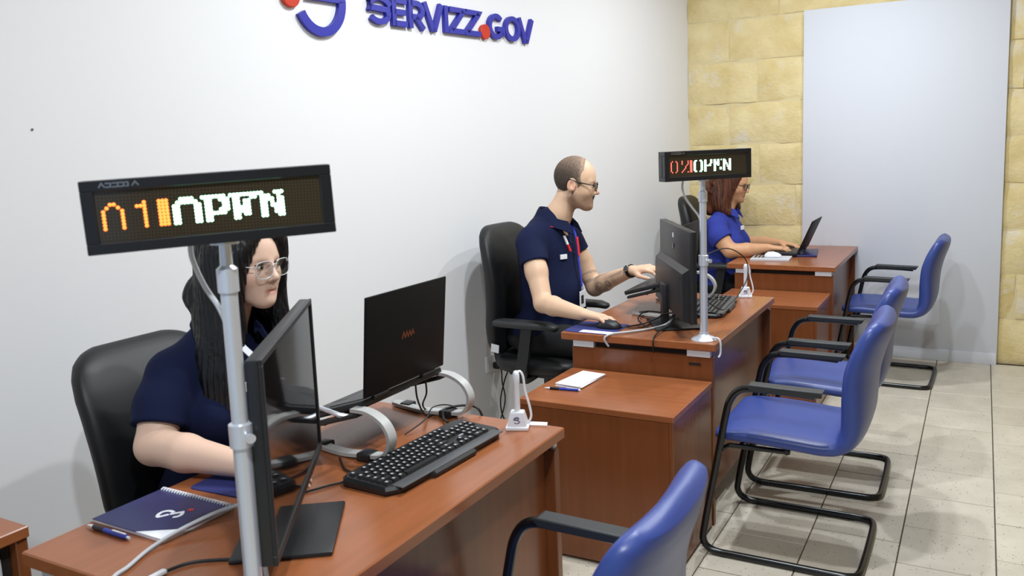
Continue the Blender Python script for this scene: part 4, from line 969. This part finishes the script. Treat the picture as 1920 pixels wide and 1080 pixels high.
def collar(parent, org, c, axis_yaw, r, z_back, z_front, m, tilt=0, edge=None, gap=38):
    """folded polo collar about a neck centred at c: stand band plus fallen leaf, open at the front."""
    cy = Vector(c); f = Vector((math.cos(axis_yaw), math.sin(axis_yaw), 0)); l = Vector((-f.y, f.x, 0)); O = Vector(org)
    mb = MB(); rows = []; n = 40
    for k in range(n+1):
        th = R(gap)+(2*math.pi-2*R(gap))*k/n; a = math.cos(th); fr = (a+1)/2
        dirv = f*math.cos(th)+l*math.sin(th); z = z_back*(1-fr)+z_front*fr; pt = max(0, (abs(k/n-.5)*2-.82)/.18)
        rr = r*(1+.10*fr)
        rows.append([cy+dirv*(rr)+Vector((0, 0, z-.012)), cy+dirv*(rr-.001)+Vector((0, 0, z+.018)), cy+dirv*(rr+.006)+Vector((0, 0, z+.022)), cy+dirv*(rr+.016)+Vector((0, 0, z+.006))+f*.006*pt, cy+dirv*(rr+.030)+Vector((0, 0, z-.022-.016*pt))+f*.012*pt, cy+dirv*(rr+.024)+Vector((0, 0, z-.024-.016*pt))+f*.012*pt, cy+dirv*(rr+.010)+Vector((0, 0, z-.004))])
    mb.loft([[v-O for v in row] for row in rows]); o = mb.build('collar', m, parent, 60)
    if edge:
        e = MB(); e.tube([row[4]-O for row in rows[6:-6]], .0026, 6); e.build('collar_trim', edge, o, 60)
    return o
mat('navy_polo', srgb(20, 28, 60), .85, bump=.2, bscale=800, spec=.2); mat('blue_polo', srgb(48, 60, 146), .85, bump=.2, bscale=800, spec=.25); mat('trim_red', srgb(170, 30, 50), .7); mat('ribbon_blue', srgb(44, 58, 190), .6); mat('ribbon_red', srgb(214, 34, 40), .6)

# ---------- the man at the middle desk
def build_man():
    org = (.08, 3.49, 0); T = thing('person', 'seated man with cropped hair, black glasses and navy polo shirt at the middle desk', 'person', org)
    hd = Head((.218, 3.520, 1.298), R(21), R(-8), 1.03)
    F = Field((-.12, 2.99, .70), (.72, 3.92, 1.47), .0031)
    hd.add(F)
    F.chain([(.105, 3.492, 1.06), (.140, 3.498, 1.15), (.176, 3.506, 1.225)], [.066, .057, .052], .030)
    F.ell((.085, 3.49, .95), (.105, .165, .17), k=.03); F.ell((.09, 3.49, .78), (.11, .14, .13), k=.04)
    for s in (-1, 1): F.cone((.098, 3.49+s*.03, 1.10), (.09, 3.49+s*.17, 1.055), .048, .050, .04)
    Rs, Re, Rw = (.088, 3.305, 1.035), (.196, 3.206, .785), (.428, 3.117, .768)
    F.chain([Rs, (.14, 3.258, .915), Re], [.057, .049, .041], .02); F.chain([Re, (.26, 3.178, .782), Rw], [.042, .042, .0265], .015)
    mo = [(.35, .45, .25), (.30, .42, .25), (.34, .45, .25), (.45, .5, .3)]
    hand(F, (.436, 3.115, .770), (1, -.03, -.10), (-.05, .10, 1), 1, [(.10, .35, .25), (.12, .40, .25), (.25, .45, .25), (.35, .5, .3)], .07, .98)
    Ls, Le, Lw = (.100, 3.672, 1.035), (.218, 3.715, .772), (.458, 3.608, .880)
    F.chain([Ls, (.16, 3.70, .90), Le], [.056, .048, .041], .02); F.chain([Le, (.285, 3.688, .806), Lw], [.043, .043, .0265], .015)
    hand(F, (.466, 3.604, .884), (.93, -.10, .16), (-.20, -.25, .95), -1, [(.35, .55, .3), (.30, .55, .3), (.35, .6, .3), (.4, .6, .3)], .07, .96)
    skin = srgb(218, 182, 152)
    def col(P):
        q = hd.loc(P); x, y, z = q.T; hr = (np.abs(x) < .15) & (np.abs(z) < .16); hr = hr*1.0
        nz = .5+.5*np.sin(700*P[:, 0]+3*np.sin(500*P[:, 2]))*np.sin(650*P[:, 2]+2*np.sin(610*P[:, 1]))
        jaw = hr*sstep(-.030, -.055, z)*sstep(-.02, .01, x)*(z > -.13)*.48*(.6+.4*nz)
        cheek = hr*sstep(-.02, -.05, z)*sstep(.03, .0, x)*sstep(-.03, -.01, x)*.38
        mous = hr*np.exp(-((z+.0555)/.0068)**2)*(np.abs(y) < .027)*(x > .066)*1.3
        goat = hr*np.exp(-((z+.090)/.009)**2)*(np.abs(y) < .010)*(x > .07)*.3
        lips = hr*np.exp(-((z+.0715)/.0085)**2)*sstep(.024, .014, np.abs(y))*(x > .078)*.5
        red = hr*(blob(q, (.105, 0, -.034), (.02, .02, .02))*.25+blob(q, (-.01, .08, -.008), (.03, .02, .04))*.35+blob(q, (-.01, -.08, -.008), (.03, .02, .04))*.35)
        regs = [(red, srgb(214, 140, 122)), (jaw, srgb(120, 96, 80)), (cheek, srgb(120, 96, 80)), (lips, srgb(186, 116, 102)), (mous, srgb(52, 36, 28)), (goat, srgb(84, 62, 50))]
        # hands slightly pinker
        regs.append((sstep(.47, .52, P[:, 0])*.25, srgb(222, 160, 138)))
        # forearm tattoo: rings drawn in the skin of the left forearm, outer face
        e, w = np.array(Le), np.array(Lw); ax = (w-e)/np.linalg.norm(w-e); rel = P-e; t = rel@ax; nrm = np.array([.35, -.93, .1]); nrm -= ax*(nrm@ax); nrm /= np.linalg.norm(nrm); v = np.cross(ax, nrm); s_ = rel@v; side = (rel@nrm) > .012
        arm = side*(P[:, 1] > 3.5)*(t > -.02)*(t < .27)
        ink = np.zeros(len(P))
        for (tc, sc_, r0) in ((.078, .012, .030), (.132, .008, .0155)):
            rr = np.hypot(t-tc, s_-sc_); th = np.arctan2(s_-sc_, t-tc)
            ink = np.maximum(ink, np.exp(-((rr-r0)/.0020)**2)); ink = np.maximum(ink, .8*np.exp(-((rr-r0*.78)/.0018)**2))
            ink = np.maximum(ink, .75*(rr < r0*.74)*(np.sin(4*th+220*rr) > .55))
        for tc in (.168, .181): ink = np.maximum(ink, .7*np.exp(-((t-tc-.10*np.abs(s_))/.0022)**2)*(np.abs(s_) < .024))
        regs.append((ink*arm*.72, srgb(92, 88, 90)))
        up = np.array(Ls); ua = (e-up)/np.linalg.norm(e-up); tu = (P-up)@ua; su = (P-up)@np.array([0, -1., 0.])
        regs.append((((np.sin(160*tu+60*su) > .35)*(tu > .20)*(tu < .265)*(P[:, 1] > 3.6)*((P-up)@np.array([.6, -.8, 0]) > .0))*.45, srgb(110, 104, 104)))
        return mixc(P, skin, regs)
    body = mkobj('body', F.mesh('body', org, col), 'skin', T, 180)
    # shirt
    S = Field((-.16, 3.10, .52), (.36, 3.86, 1.20), .0042)
    S.ell((.080, 3.49, .965), (.128, .188, .175), k=.03); S.ell((.094, 3.49, .79), (.145, .168, .19), k=.05); S.ell((.05, 3.49, .60), (.165, .178, .12), k=.05)
    for s in (-1, 1): S.cone((.100, 3.49+s*.02, 1.105), (.088, 3.49+s*.165, 1.062), .062, .056, .05)
    S.cone((.105, 3.49, 1.06), (.125, 3.494, 1.125), .080, .070, .03)
    S.chain([Rs, (.128, 3.268, .935)], [.067, .064], .03); S.chain([Ls, (.148, 3.695, .925)], [.066, .062], .03)
    S.fold(wrinkle(.0026, 3))
    for a, b, sx in ((Rs, (.140, 3.258, .915), -1), (Ls, (.16, 3.70, .90), 1)):
        d = np.array(b)-np.array(a); d /= np.linalg.norm(d); p = np.array(a)+d*.098
        S.cut(p, d, np.array(b)-np.array([.09, .085, .10]), np.array(b)+np.array([.09, .085, .10]) if sx > 0 else np.array([b[0]+.09, b[1]+.045, b[2]+.10]))
    S.cone((.150, 3.497, 1.098), (.20, 3.512, 1.26), .058, .085, .008, 'sub')
    shirt = mkobj('polo_shirt', S.mesh('polo_shirt', org), 'navy_polo', T, 180)
    collar(T, org, (.128, 3.494, 1.128), R(4), .074, .040, -.030, 'navy_polo', edge='trim_red', gap=30)
    for z, x in ((1.02, .206), (.975, .217)): MB().sph(Vector((x, 3.494, z))-Vector(org), .005, 8, (.4, 1, 1)).build('button', 'black_plastic', shirt, 60)
    # trousers and shoes
    P_ = Field((-.16, 3.22, .03), (.62, 3.76, .66), .008)
    P_.ell((.03, 3.49, .565), (.165, .180, .085), k=.04)
    for s in (-1, 1): P_.chain([(.05, 3.49+s*.09, .575), (.46, 3.49+s*.10, .565), (.47, 3.49+s*.10, .12)], [.085, .065, .048], .03)
    P_.cut((0, 0, .07), (0, 0, -1)); mkobj('trousers', P_.mesh('trousers', org), 'black_trousers', T, 180)
    for s in (-1, 1):
        P2 = Field((.38, 3.49+s*.10-.07, -.01), (.72, 3.49+s*.10+.07, .14), .007); P2.chain([(.46, 3.49+s*.10, .05), (.60, 3.49+s*.10, .035)], [.042, .034], .02); P2.cone((.46, 3.49+s*.1, .05), (.47, 3.49+s*.1, .11), .04, .04, .02); P2.cut((0, 0, .002), (0, 0, -1)); mkobj('shoe', P2.mesh('shoe', org), 'sole', T, 180)
    # cropped hair: a thin shell over the back and sides of the skull, receding at the front
    G = Field(hd.o-.16, hd.o+.16, .0028)
    E = lambda c, r, k=.012, op='add': G.ell(hd.w(*c), np.array(r)*hd.s, hd.M, k, op)
    E((-.006, 0, .030), (.0930, .0780, .0910)); E((.004, 0, .012), (.070, .0695, .080), .03)
    f_, l_, u_ = hd.M.T
    G.cut(hd.w(.038, 0, .075), f_*.62+u_*-.02*0+f_*.38); 
    G.ell(hd.w(.085, 0, .060), np.array((.060, .050, .060))*hd.s, hd.M, .012, 'sub')
    for y in (-1, 1): G.ell(hd.w(.066, y*.068, .034), np.array((.036, .036, .036))*hd.s, hd.M, .010, 'sub'); G.ell(hd.w(-.006, y*.082, -.012), np.array((.026, .020, .036))*hd.s, hd.M, .004, 'sub')
    G.cut(hd.w(-.06, 0, -.050), -u_+f_*.35); G.cut(hd.w(.026, 0, -.02), f_*.9-u_*.55)
    def hcol(P):
        q = hd.loc(P); x, y, z = q.T; n1 = np.sin(380*P[:, 0]+4*np.sin(260*P[:, 2]))*np.sin(330*P[:, 2]+3*np.sin(300*P[:, 1])); thin = sstep(.03, .12, z)*.55+sstep(-.03, .05, x)*.45
        return mixc(P, srgb(70, 58, 48), [(np.clip(thin*.8+.75*sstep(.012, .040, x), 0, .95), srgb(176, 146, 124))])
    mkobj('hair', G.mesh('hair', org, hcol), 'crop', T, 180)
    hd.eyes(T, org, look=0); hd.brows(T, org, 'brow', .0042); hd.glasses(T, org, 'man_glasses', .0255, .0175, .0024, 'lens', e=3.2)
    for y in (-1, 1):
        MB().tube([Vector(v)-Vector(org) for v in spline([Vector(hd.w(.0925, y*.001, -.0520)), Vector(hd.w(.0920, y*.008, -.0530)), Vector(hd.w(.0890, y*.017, -.0560)), Vector(hd.w(.0845, y*.024, -.0610))], 4)], [.0040]*4+[.0046]*4+[.0036]*4+[.0016], 8).build('moustache', 'brow', T, 180)
    q = MB(); 
    for y in (-1, 1): q.sph(Vector(hd.w(.0, y*.082, -.040))-Vector(org), .0042, 8)
    q.build('ear_stud', 'black_frame', T, 60)
    # lanyard, badge, name tag, collar stripe
    O = Vector(org)
    for y in (1,):
        pts = [(.128, 3.494+y*.070, 1.125), (.190, 3.494+y*.050, 1.085), (.216, 3.494+y*.030, 1.03), (.228, 3.494+y*.018, .96), (.243, 3.494+y*.008, .87), (.254, 3.494, .80)]
        MB().band([Vector(p)-O for p in spline(pts, 5)], .015, .0018, (0, .95, 0)).build('lanyard', 'ribbon_blue', T, 60)
    MB().band([Vector(p)-O for p in spline([(.2185, 3.526, 1.045), (.2275, 3.517, 1.0), (.2335, 3.511, .96)], 4)], .019, .002, (0, 1, 0)).build('lanyard_band', 'ribbon_red', T, 60)
    bd = MB().box(Vector((.252, 3.462, .715))-O, Vector((.256, 3.520, .795))-O, .001, 1).build('id_badge', 'white_plastic', T); MB().box(Vector((.2561, 3.472, .735))-O, Vector((.2565, 3.500, .775))-O).build('badge_photo', 'pad_black', bd, 0); MB().cyl(Vector((.252, 3.491, .795))-O, Vector((.254, 3.491, .815))-O, .004).build('badge_clip', 'alu', bd)
    nt = MB(); nt.M = Matrix.Translation(Vector((.203, 3.408, .965))-O) @ Matrix.Rotation(R(-28), 4, 'Z'); nt.box((-.003, -.019, -.011), (.003, .019, .011), .001, 1); nt.build('name_tag', 'paper', T)
    for m_, z0, z1 in (('paper', 1.060, 1.018), ('ribbon_red', 1.018, .986)):
        a, b = (.197+.3*(1.06-z0), 3.432+.22*(1.06-z0), z0), (.197+.3*(1.06-z1), 3.432+.22*(1.06-z1), z1); MB().band([Vector(a)-O, Vector(b)-O], .011, .007, (.3, 1, 0)).build('chest_stripe', m_, T, 0)
    # watch
    e, w = Vector(Le), Vector(Lw); ax = (w-e).normalized(); c = w-ax*.006-O
    ring = MB(); u = Vector((0, 0, 1)).cross(ax).normalized(); v = ax.cross(u)
    ring.tube([c+u*(.0305*math.cos(a))+v*(.0290*math.sin(a)) for a in [2*math.pi*k/24 for k in range(24)]], .010, 8, closed=True, flat=.28, up=tuple(ax) if False else None)
    wt = MB()
    rings = []
    for k in range(28):
        a = 2*math.pi*k/28; d = u*math.cos(a)+v*math.sin(a); rings.append([c+d*r_+ax*x_ for r_, x_ in ((.0285, -.010), (.0315, -.010), (.0315, .010), (.0285, .010))])
    ring.bm.free(); wt.loft(rings, closed=True); st = wt.build('watch_strap', 'leather', T, 40)
    d = (u*(-.72)+v*.45).normalized() if (u.y > 0) else (u*.72+v*.45).normalized(); wc = MB(); wc.cyl(c+d*.029, c+d*.037, .015, .014, 24); wc.build('watch_case', 'buckle', st)
    return T
mat('black_trousers', srgb(16, 16, 19), .85, bump=.1, bscale=500)
build_man()

# ---------- a seated woman, shared skeleton code
def build_woman(org, label, hd, neck, torso, arms, hands, polo, hairfn, hairmat, skin, gl, lips, seatz, lookyaw, grid, blouse_open, tagp=None):
    T = thing('person', label, 'person', org)
    (lo, hi, h) = grid; F = Field(lo, hi, h); hd.add(F, True)
    F.chain(neck, [.060, .051, .050], .03)
    cx, cy = torso['c']; zc = torso['z']; sy = torso['sw']
    F.ell((cx, cy, zc-.14), (.09, .14, .15), k=.03); 
    for s in (-1, 1): F.cone((cx+.01, cy+s*.03, zc+.02), (cx, cy+s*(sy-.03), zc-.04), .040, .038, .04)
    for (a, m_, e, f_, w), rr in arms: F.chain([a, m_, e], rr[:3], .02); F.chain([e, f_, w], rr[2:5], .015)
    for hh in hands: hand(F, *hh[:-1], **hh[-1])
    def col(P):
        q = hd.loc(P); x, y, z = q.T; hr = ((np.abs(x) < .15) & (np.abs(z) < .16))*1.0
        lp = hr*np.exp(-((z+.0715)/.0085)**2)*sstep(.024, .014, np.abs(y))*(x > .078)*.75
        ck = hr*(blob(q, (.06, .045, -.035), (.03, .03, .028))+blob(q, (.06, -.045, -.035), (.03, .03, .028)))*.22
        return mixc(P, skin, [(ck, srgb(216, 140, 122)), (lp, lips)])
    mkobj('body', F.mesh('body', org, col), 'skin', T, 180)
    S = Field((cx-.26, cy-.34, seatz-.02), (cx+.26, cy+.34, zc+.14), .0042)
    S.ell((cx, cy, zc-.13), (.122, .162, .165), k=.03)
    for s in (-1, 1): S.ell((cx+.080, cy+s*.075, zc-.165), (.075, .082, .078), k=.04)
    S.ell((cx-.005, cy, zc-.30), (.135, .165, .16), k=.05); S.ell((cx-.02, cy, zc-.42), (.165, .195, .13), k=.05)
    S.fold(wrinkle(.0034, int(cx*1000), 24))
    for s in (-1, 1): S.cone((cx+.005, cy+s*.02, zc+.030), (cx, cy+s*(sy-.02), zc-.040), .054, .046, .05)
    for (a, m_, e, f_, w), rr in arms:
        S2 = Field((cx-.26, cy-.34, seatz-.02), (cx+.26, cy+.34, zc+.14), .0042)
        m0, e_ = np.array(m_), np.array(e); sgn = 1 if a[1] > cy else -1; tt = 2*(torso['sleeve']-.5); d = (e_-m0)/np.linalg.norm(e_-m0); p_ = m0+(e_-m0)*tt
        S2.chain([(cx, cy+sgn*(sy-.07), zc-.03), a, m_, tuple(p_+d*.03)], [.05, rr[0]+.011, rr[1]+.013, rr[1]+(rr[2]-rr[1])*tt+.019], .02); S2.fold(wrinkle(.0018, 5, 22)); S2.cut(p_, d)
        hh = np.clip(.03-np.abs(S.v-S2.v), 0, None)/.03; S.v = np.minimum(S.v, S2.v)-hh*hh*.03*.25
    n0, n1 = np.array(neck[0]), np.array(neck[2]); S.cone(tuple(n0+(n1-n0)*.25), tuple(n1+(n1-n0)*.3), .050, .075, .008, 'sub')
    S.cone((cx+.115, cy, zc+.045), (cx+.125, cy, zc-.045), .036, .006, .01, 'sub')
    sh = mkobj('polo_shirt', S.mesh('polo_shirt', org), polo, T, 180)
    c0 = n0+(n1-n0)*.44; collar(T, org, tuple(c0), 0, .064, .026, -.034, polo, gap=26)
    P_ = Field((cx-.24, cy-.26, .03), (cx+.56, cy+.26, seatz+.16), .008); P_.ell((cx-.02, cy, seatz+.055), (.18, .195, .085), k=.04)
    for s in (-1, 1): P_.chain([(cx, cy+s*.09, seatz+.065), (cx+.40, cy+s*.10, seatz+.055), (cx+.40, cy+s*.10, .12)], [.088, .066, .046], .03)
    P_.cut((0, 0, .07), (0, 0, -1)); mkobj('trousers', P_.mesh('trousers', org), 'black_trousers', T, 180)
    for s in (-1, 1):
        y = cy+s*.10; P2 = Field((cx+.30, y-.07, -.01), (cx+.64, y+.07, .14), .007); P2.chain([(cx+.39, y, .05), (cx+.53, y, .035)], [.040, .032], .02); P2.cone((cx+.39, y, .05), (cx+.40, y, .11), .038, .038, .02); P2.cut((0, 0, .002), (0, 0, -1)); mkobj('shoe', P2.mesh('shoe', org), 'sole', T, 180)
    hairfn(T, org, hd, hairmat)
    hd.eyes(T, org, look=lookyaw); hd.brows(T, org, 'brow', .0032); hd.glasses(T, org, *gl)
    return T, sh
def lockset(G, hd, locks):
    for pts, r0, r1 in locks:
        Q = [hd.w(*p) for p in pts]; Q = [np.array(v) for v in spline([Vector(q) for q in Q], 5)]; n = len(Q)
        rs = [r0+(r1-r0)*i/(n-1) for i in range(n)]; G.chain(Q, rs, .022)
# ---------- woman at the nearest desk: long black hair, parted in the middle
def hair_long(T, org, hd, m):
    G = Field(hd.o-np.array([.24, .24, .49]), hd.o+np.array([.20, .24, .17]), .0034); rnd_ = random.Random(5)
    E = lambda c, r, k=.012, op='add': G.ell(hd.w(*c), np.array(r)*hd.s, hd.M, k, op)
    E((-.010, 0, .034), (.100, .088, .096)); E((-.030, 0, -.03), (.075, .082, .10), .03)
    E((.105, 0, -.012), (.080, .062, .098), .008, 'sub'); E((.10, 0, .035), (.060, .050, .062), .01, 'sub')
    L_ = []
    for s in (-1, 1):
        # curtain falling from the parting past the temples and cheeks to the chest
        for k in range(11):
            a = k/10; j = lambda v=.006: rnd_.uniform(-v, v)
            L_.append(([(.060-.07*a, s*(.012+.010*a), .104+.006*a), (.064-.085*a, s*(.058+.018*a), .058), (.050-.085*a, s*(.076+.012*a), -.01+j()), (.040-.085*a, s*(.078+.010*a+j(.003)), -.085), (.046-.085*a+j(.003), s*(.080+.018*a+j(.003)), -.16), (.040-.075*a+j(.004), s*(.090+.022*a+j(.004)), -.235), (.050-.070*a+j(.004), s*(.094+.026*a), -.31+j(.01)), (.060-.070*a, s*(.094+.024*a), -.425+j(.02))], .016, .011))
        for k in range(6):
            a = k/5; j = lambda v=.008: rnd_.uniform(-v, v)
            L_.append(([(-.03-.04*a, s*.02, .112-.02*a), (-.055-.030*a, s*(.062-.02*a), .06), (-.062-.026*a, s*(.074-.04*a), -.02), (-.064-.020*a+j(.004), s*(.080-.05*a), -.10), (-.060-.015*a+j(.004), s*(.086-.055*a), -.18), (-.055+j(.006), s*(.090-.06*a), -.23+j(.01))], .020, .012))
    L_.append(([(-.070, -.050, -.04), (-.098, -.066, -.065), (-.104, -.078, -.095), (-.078, -.072, -.125)], .016, .014))
    L_.append(([(-.06, -.07, -.10), (-.065, -.085, -.15), (-.04, -.095, -.22), (-.01, -.105, -.28)], .018, .012))
    lockset(G, hd, L_)
    r_ = np.random.RandomState(2); ph = r_.uniform(0, 6.28, 4)
    def strands(X, Y, Z):
        A = np.arctan2(Y-hd.o[1], X-hd.o[0]); return .0016*np.sin(60*A+6*np.sin(9*Z+ph[0]))+.0010*np.sin(113*A+5*np.sin(14*Z+ph[1]))
    G.fold(strands)
    mkobj('hair', G.mesh('hair', org), m, T, 180)
org1 = (.02, 1.545, 0)
hd1 = Head((.182, 1.558, 1.202), R(4), R(-3), .985)
R1 = ((.072, 1.400, .925), (.082, 1.350, .860), (.105, 1.302, .775), (.22, 1.298, .775), (.405, 1.330, .757))
L1 = ((.072, 1.690, .925), (.09, 1.735, .845), (.140, 1.740, .765), (.23, 1.63, .768), (.325, 1.505, .758))
W1, sh1 = build_woman(org1, 'seated woman with long black hair, clear glasses and navy polo shirt at the nearest desk', hd1,
    [(.085, 1.545, .985), (.112, 1.549, 1.06), (.150, 1.555, 1.125)], dict(c=(.075, 1.545), z=.970, sw=.165, sleeve=.76), [(R1, (.052, .054, .046, .044, .027)), (L1, (.052, .052, .044, .043, .027))],
    [((.412, 1.331, .758), (1, .12, -.06), (0, -.1, 1), 1, [(.2, .4, .2)]*4, dict(sc=.92)), ((.329, 1.500, .759), (.9, -.75, -.05), (0, .1, 1), -1, [(.2, .4, .2)]*4, dict(sc=.92))],
    'navy_polo', hair_long, 'hair_black', srgb(226, 190, 168), ('clear_frame', .0285, .0225, .0011, 'lens', -.010, .104, 2.9), srgb(196, 124, 116), .47, 12,
    ((-.13, 1.15, .70), (.66, 1.94, 1.35), .0031), True)
O = Vector(org1)
MB().band([Vector((.232, 1.475, 1.004))-O, Vector((.256, 1.500, .963))-O], .016, .005, (.0, .5, .5)).build('collar_stripe', 'paper', W1, 0)
nt = MB(); nt.M = Matrix.Translation(Vector((.270, 1.460, .900))-O) @ Matrix.Rotation(R(-16), 4, 'Z'); nt.box((-.003, -.020, -.012), (.003, .020, .012), .001, 1); nt.build('name_tag', 'paper', W1)

# ---------- woman at the farthest desk: auburn hair to the shoulder
def hair_bob(T, org, hd, m):
    G = Field(hd.o-np.array([.24, .22, .30]), hd.o+np.array([.20, .22, .18]), .0040); rnd_ = random.Random(9)
    E = lambda c, r, k=.012, op='add': G.ell(hd.w(*c), np.array(r)*hd.s, hd.M, k, op)
    E((-.022, 0, .040), (.104, .096, .104)); E((-.055, 0, -.03), (.095, .100, .11), .03)
    E((.110, 0, -.012), (.078, .064, .100), .008, 'sub'); E((.10, 0, .030), (.052, .052, .055), .01, 'sub')
    L_ = []
    for s in (-1, 1):
        for k in range(6):
            a = k/5; j = lambda v=.008: rnd_.uniform(-v, v)
            L_.append(([(.050-.07*a, s*.018, .118), (.040-.08*a, s*(.070+.018*a), .062), (.024-.085*a, s*(.088+.008*a), -.02+j()), (.014-.08*a+j(), s*(.096+j()), -.09), (.012-.07*a+j(.01), s*(.098+j()), -.145+j(.01)), (.036-.07*a, s*(.088+j()), -.180+j(.01))], .020, .013))
            L_.append(([(-.05-.05*a, s*.03, .12-.03*a), (-.105-.03*a, s*(.07-.03*a), .05), (-.130-.02*a, s*(.085-.04*a), -.04), (-.135-.02*a+j(), s*(.092-.04*a), -.11), (-.118-.02*a+j(.01), s*(.09-.04*a), -.165+j(.015)), (-.095, s*(.082-.03*a), -.20)], .026, .016))
    lockset(G, hd, L_); r_ = np.random.RandomState(4); ph = r_.uniform(0, 6.28, 4)
    G.fold(lambda X, Y, Z: .0020*np.sin(44*np.arctan2(Y-hd.o[1], X-hd.o[0])+6*np.sin(11*Z+ph[0]))+.0010*np.sin(95*np.arctan2(Y-hd.o[1], X-hd.o[0])+5*np.sin(14*Z+ph[1])))
    mkobj('hair', G.mesh('hair', org), m, T, 180)
org3 = (.38, 5.41, 0)
hd3 = Head((.454, 5.418, 1.185), R(-2), R(-11), .985)
R3 = ((.395, 5.250, .925), (.43, 5.185, .855), (.505, 5.165, .775), (.60, 5.20, .778), (.715, 5.270, .785))
L3 = ((.385, 5.575, .925), (.41, 5.615, .85), (.470, 5.630, .775), (.61, 5.60, .778), (.735, 5.520, .785))
W3, sh3 = build_woman(org3, 'woman with auburn hair and bright blue polo shirt typing at the farthest desk', hd3,
    [(.395, 5.41, .965), (.415, 5.412, 1.05), (.430, 5.415, 1.11)], dict(c=(.392, 5.41), z=.962, sw=.170, sleeve=.64), [(R3, (.052, .056, .046, .044, .027)), (L3, (.050, .050, .042, .040, .026))],
    [((.722, 5.273, .787), (1, .30, -.06), (-.1, -.1, 1), 1, [(.12, .30, .2), (.15, .35, .2), (.2, .35, .2), (.25, .35, .2)], dict(sc=.92)), ((.742, 5.517, .787), (1, -.25, -.05), (-.1, .1, 1), -1, [(.15, .35, .2)]*4, dict(sc=.92))],
    'blue_polo', hair_bob, 'hair_auburn', srgb(206, 156, 118), ('man_glasses', .026, .020, .0020, 'lens_tint', -.008, .103, 2.7), srgb(150, 70, 66), .47, 0,
    ((.24, 5.03, .70), (.96, 5.78, 1.30), .0034), True)
O = Vector(org3)
nt = MB(); nt.M = Matrix.Translation(Vector((.538, 5.335, .905))-O) @ Matrix.Rotation(R(-16), 4, 'Z'); nt.box((-.003, -.018, -.013), (.003, .018, .013), .001, 1); nt.build('name_tag', 'paper', W3)
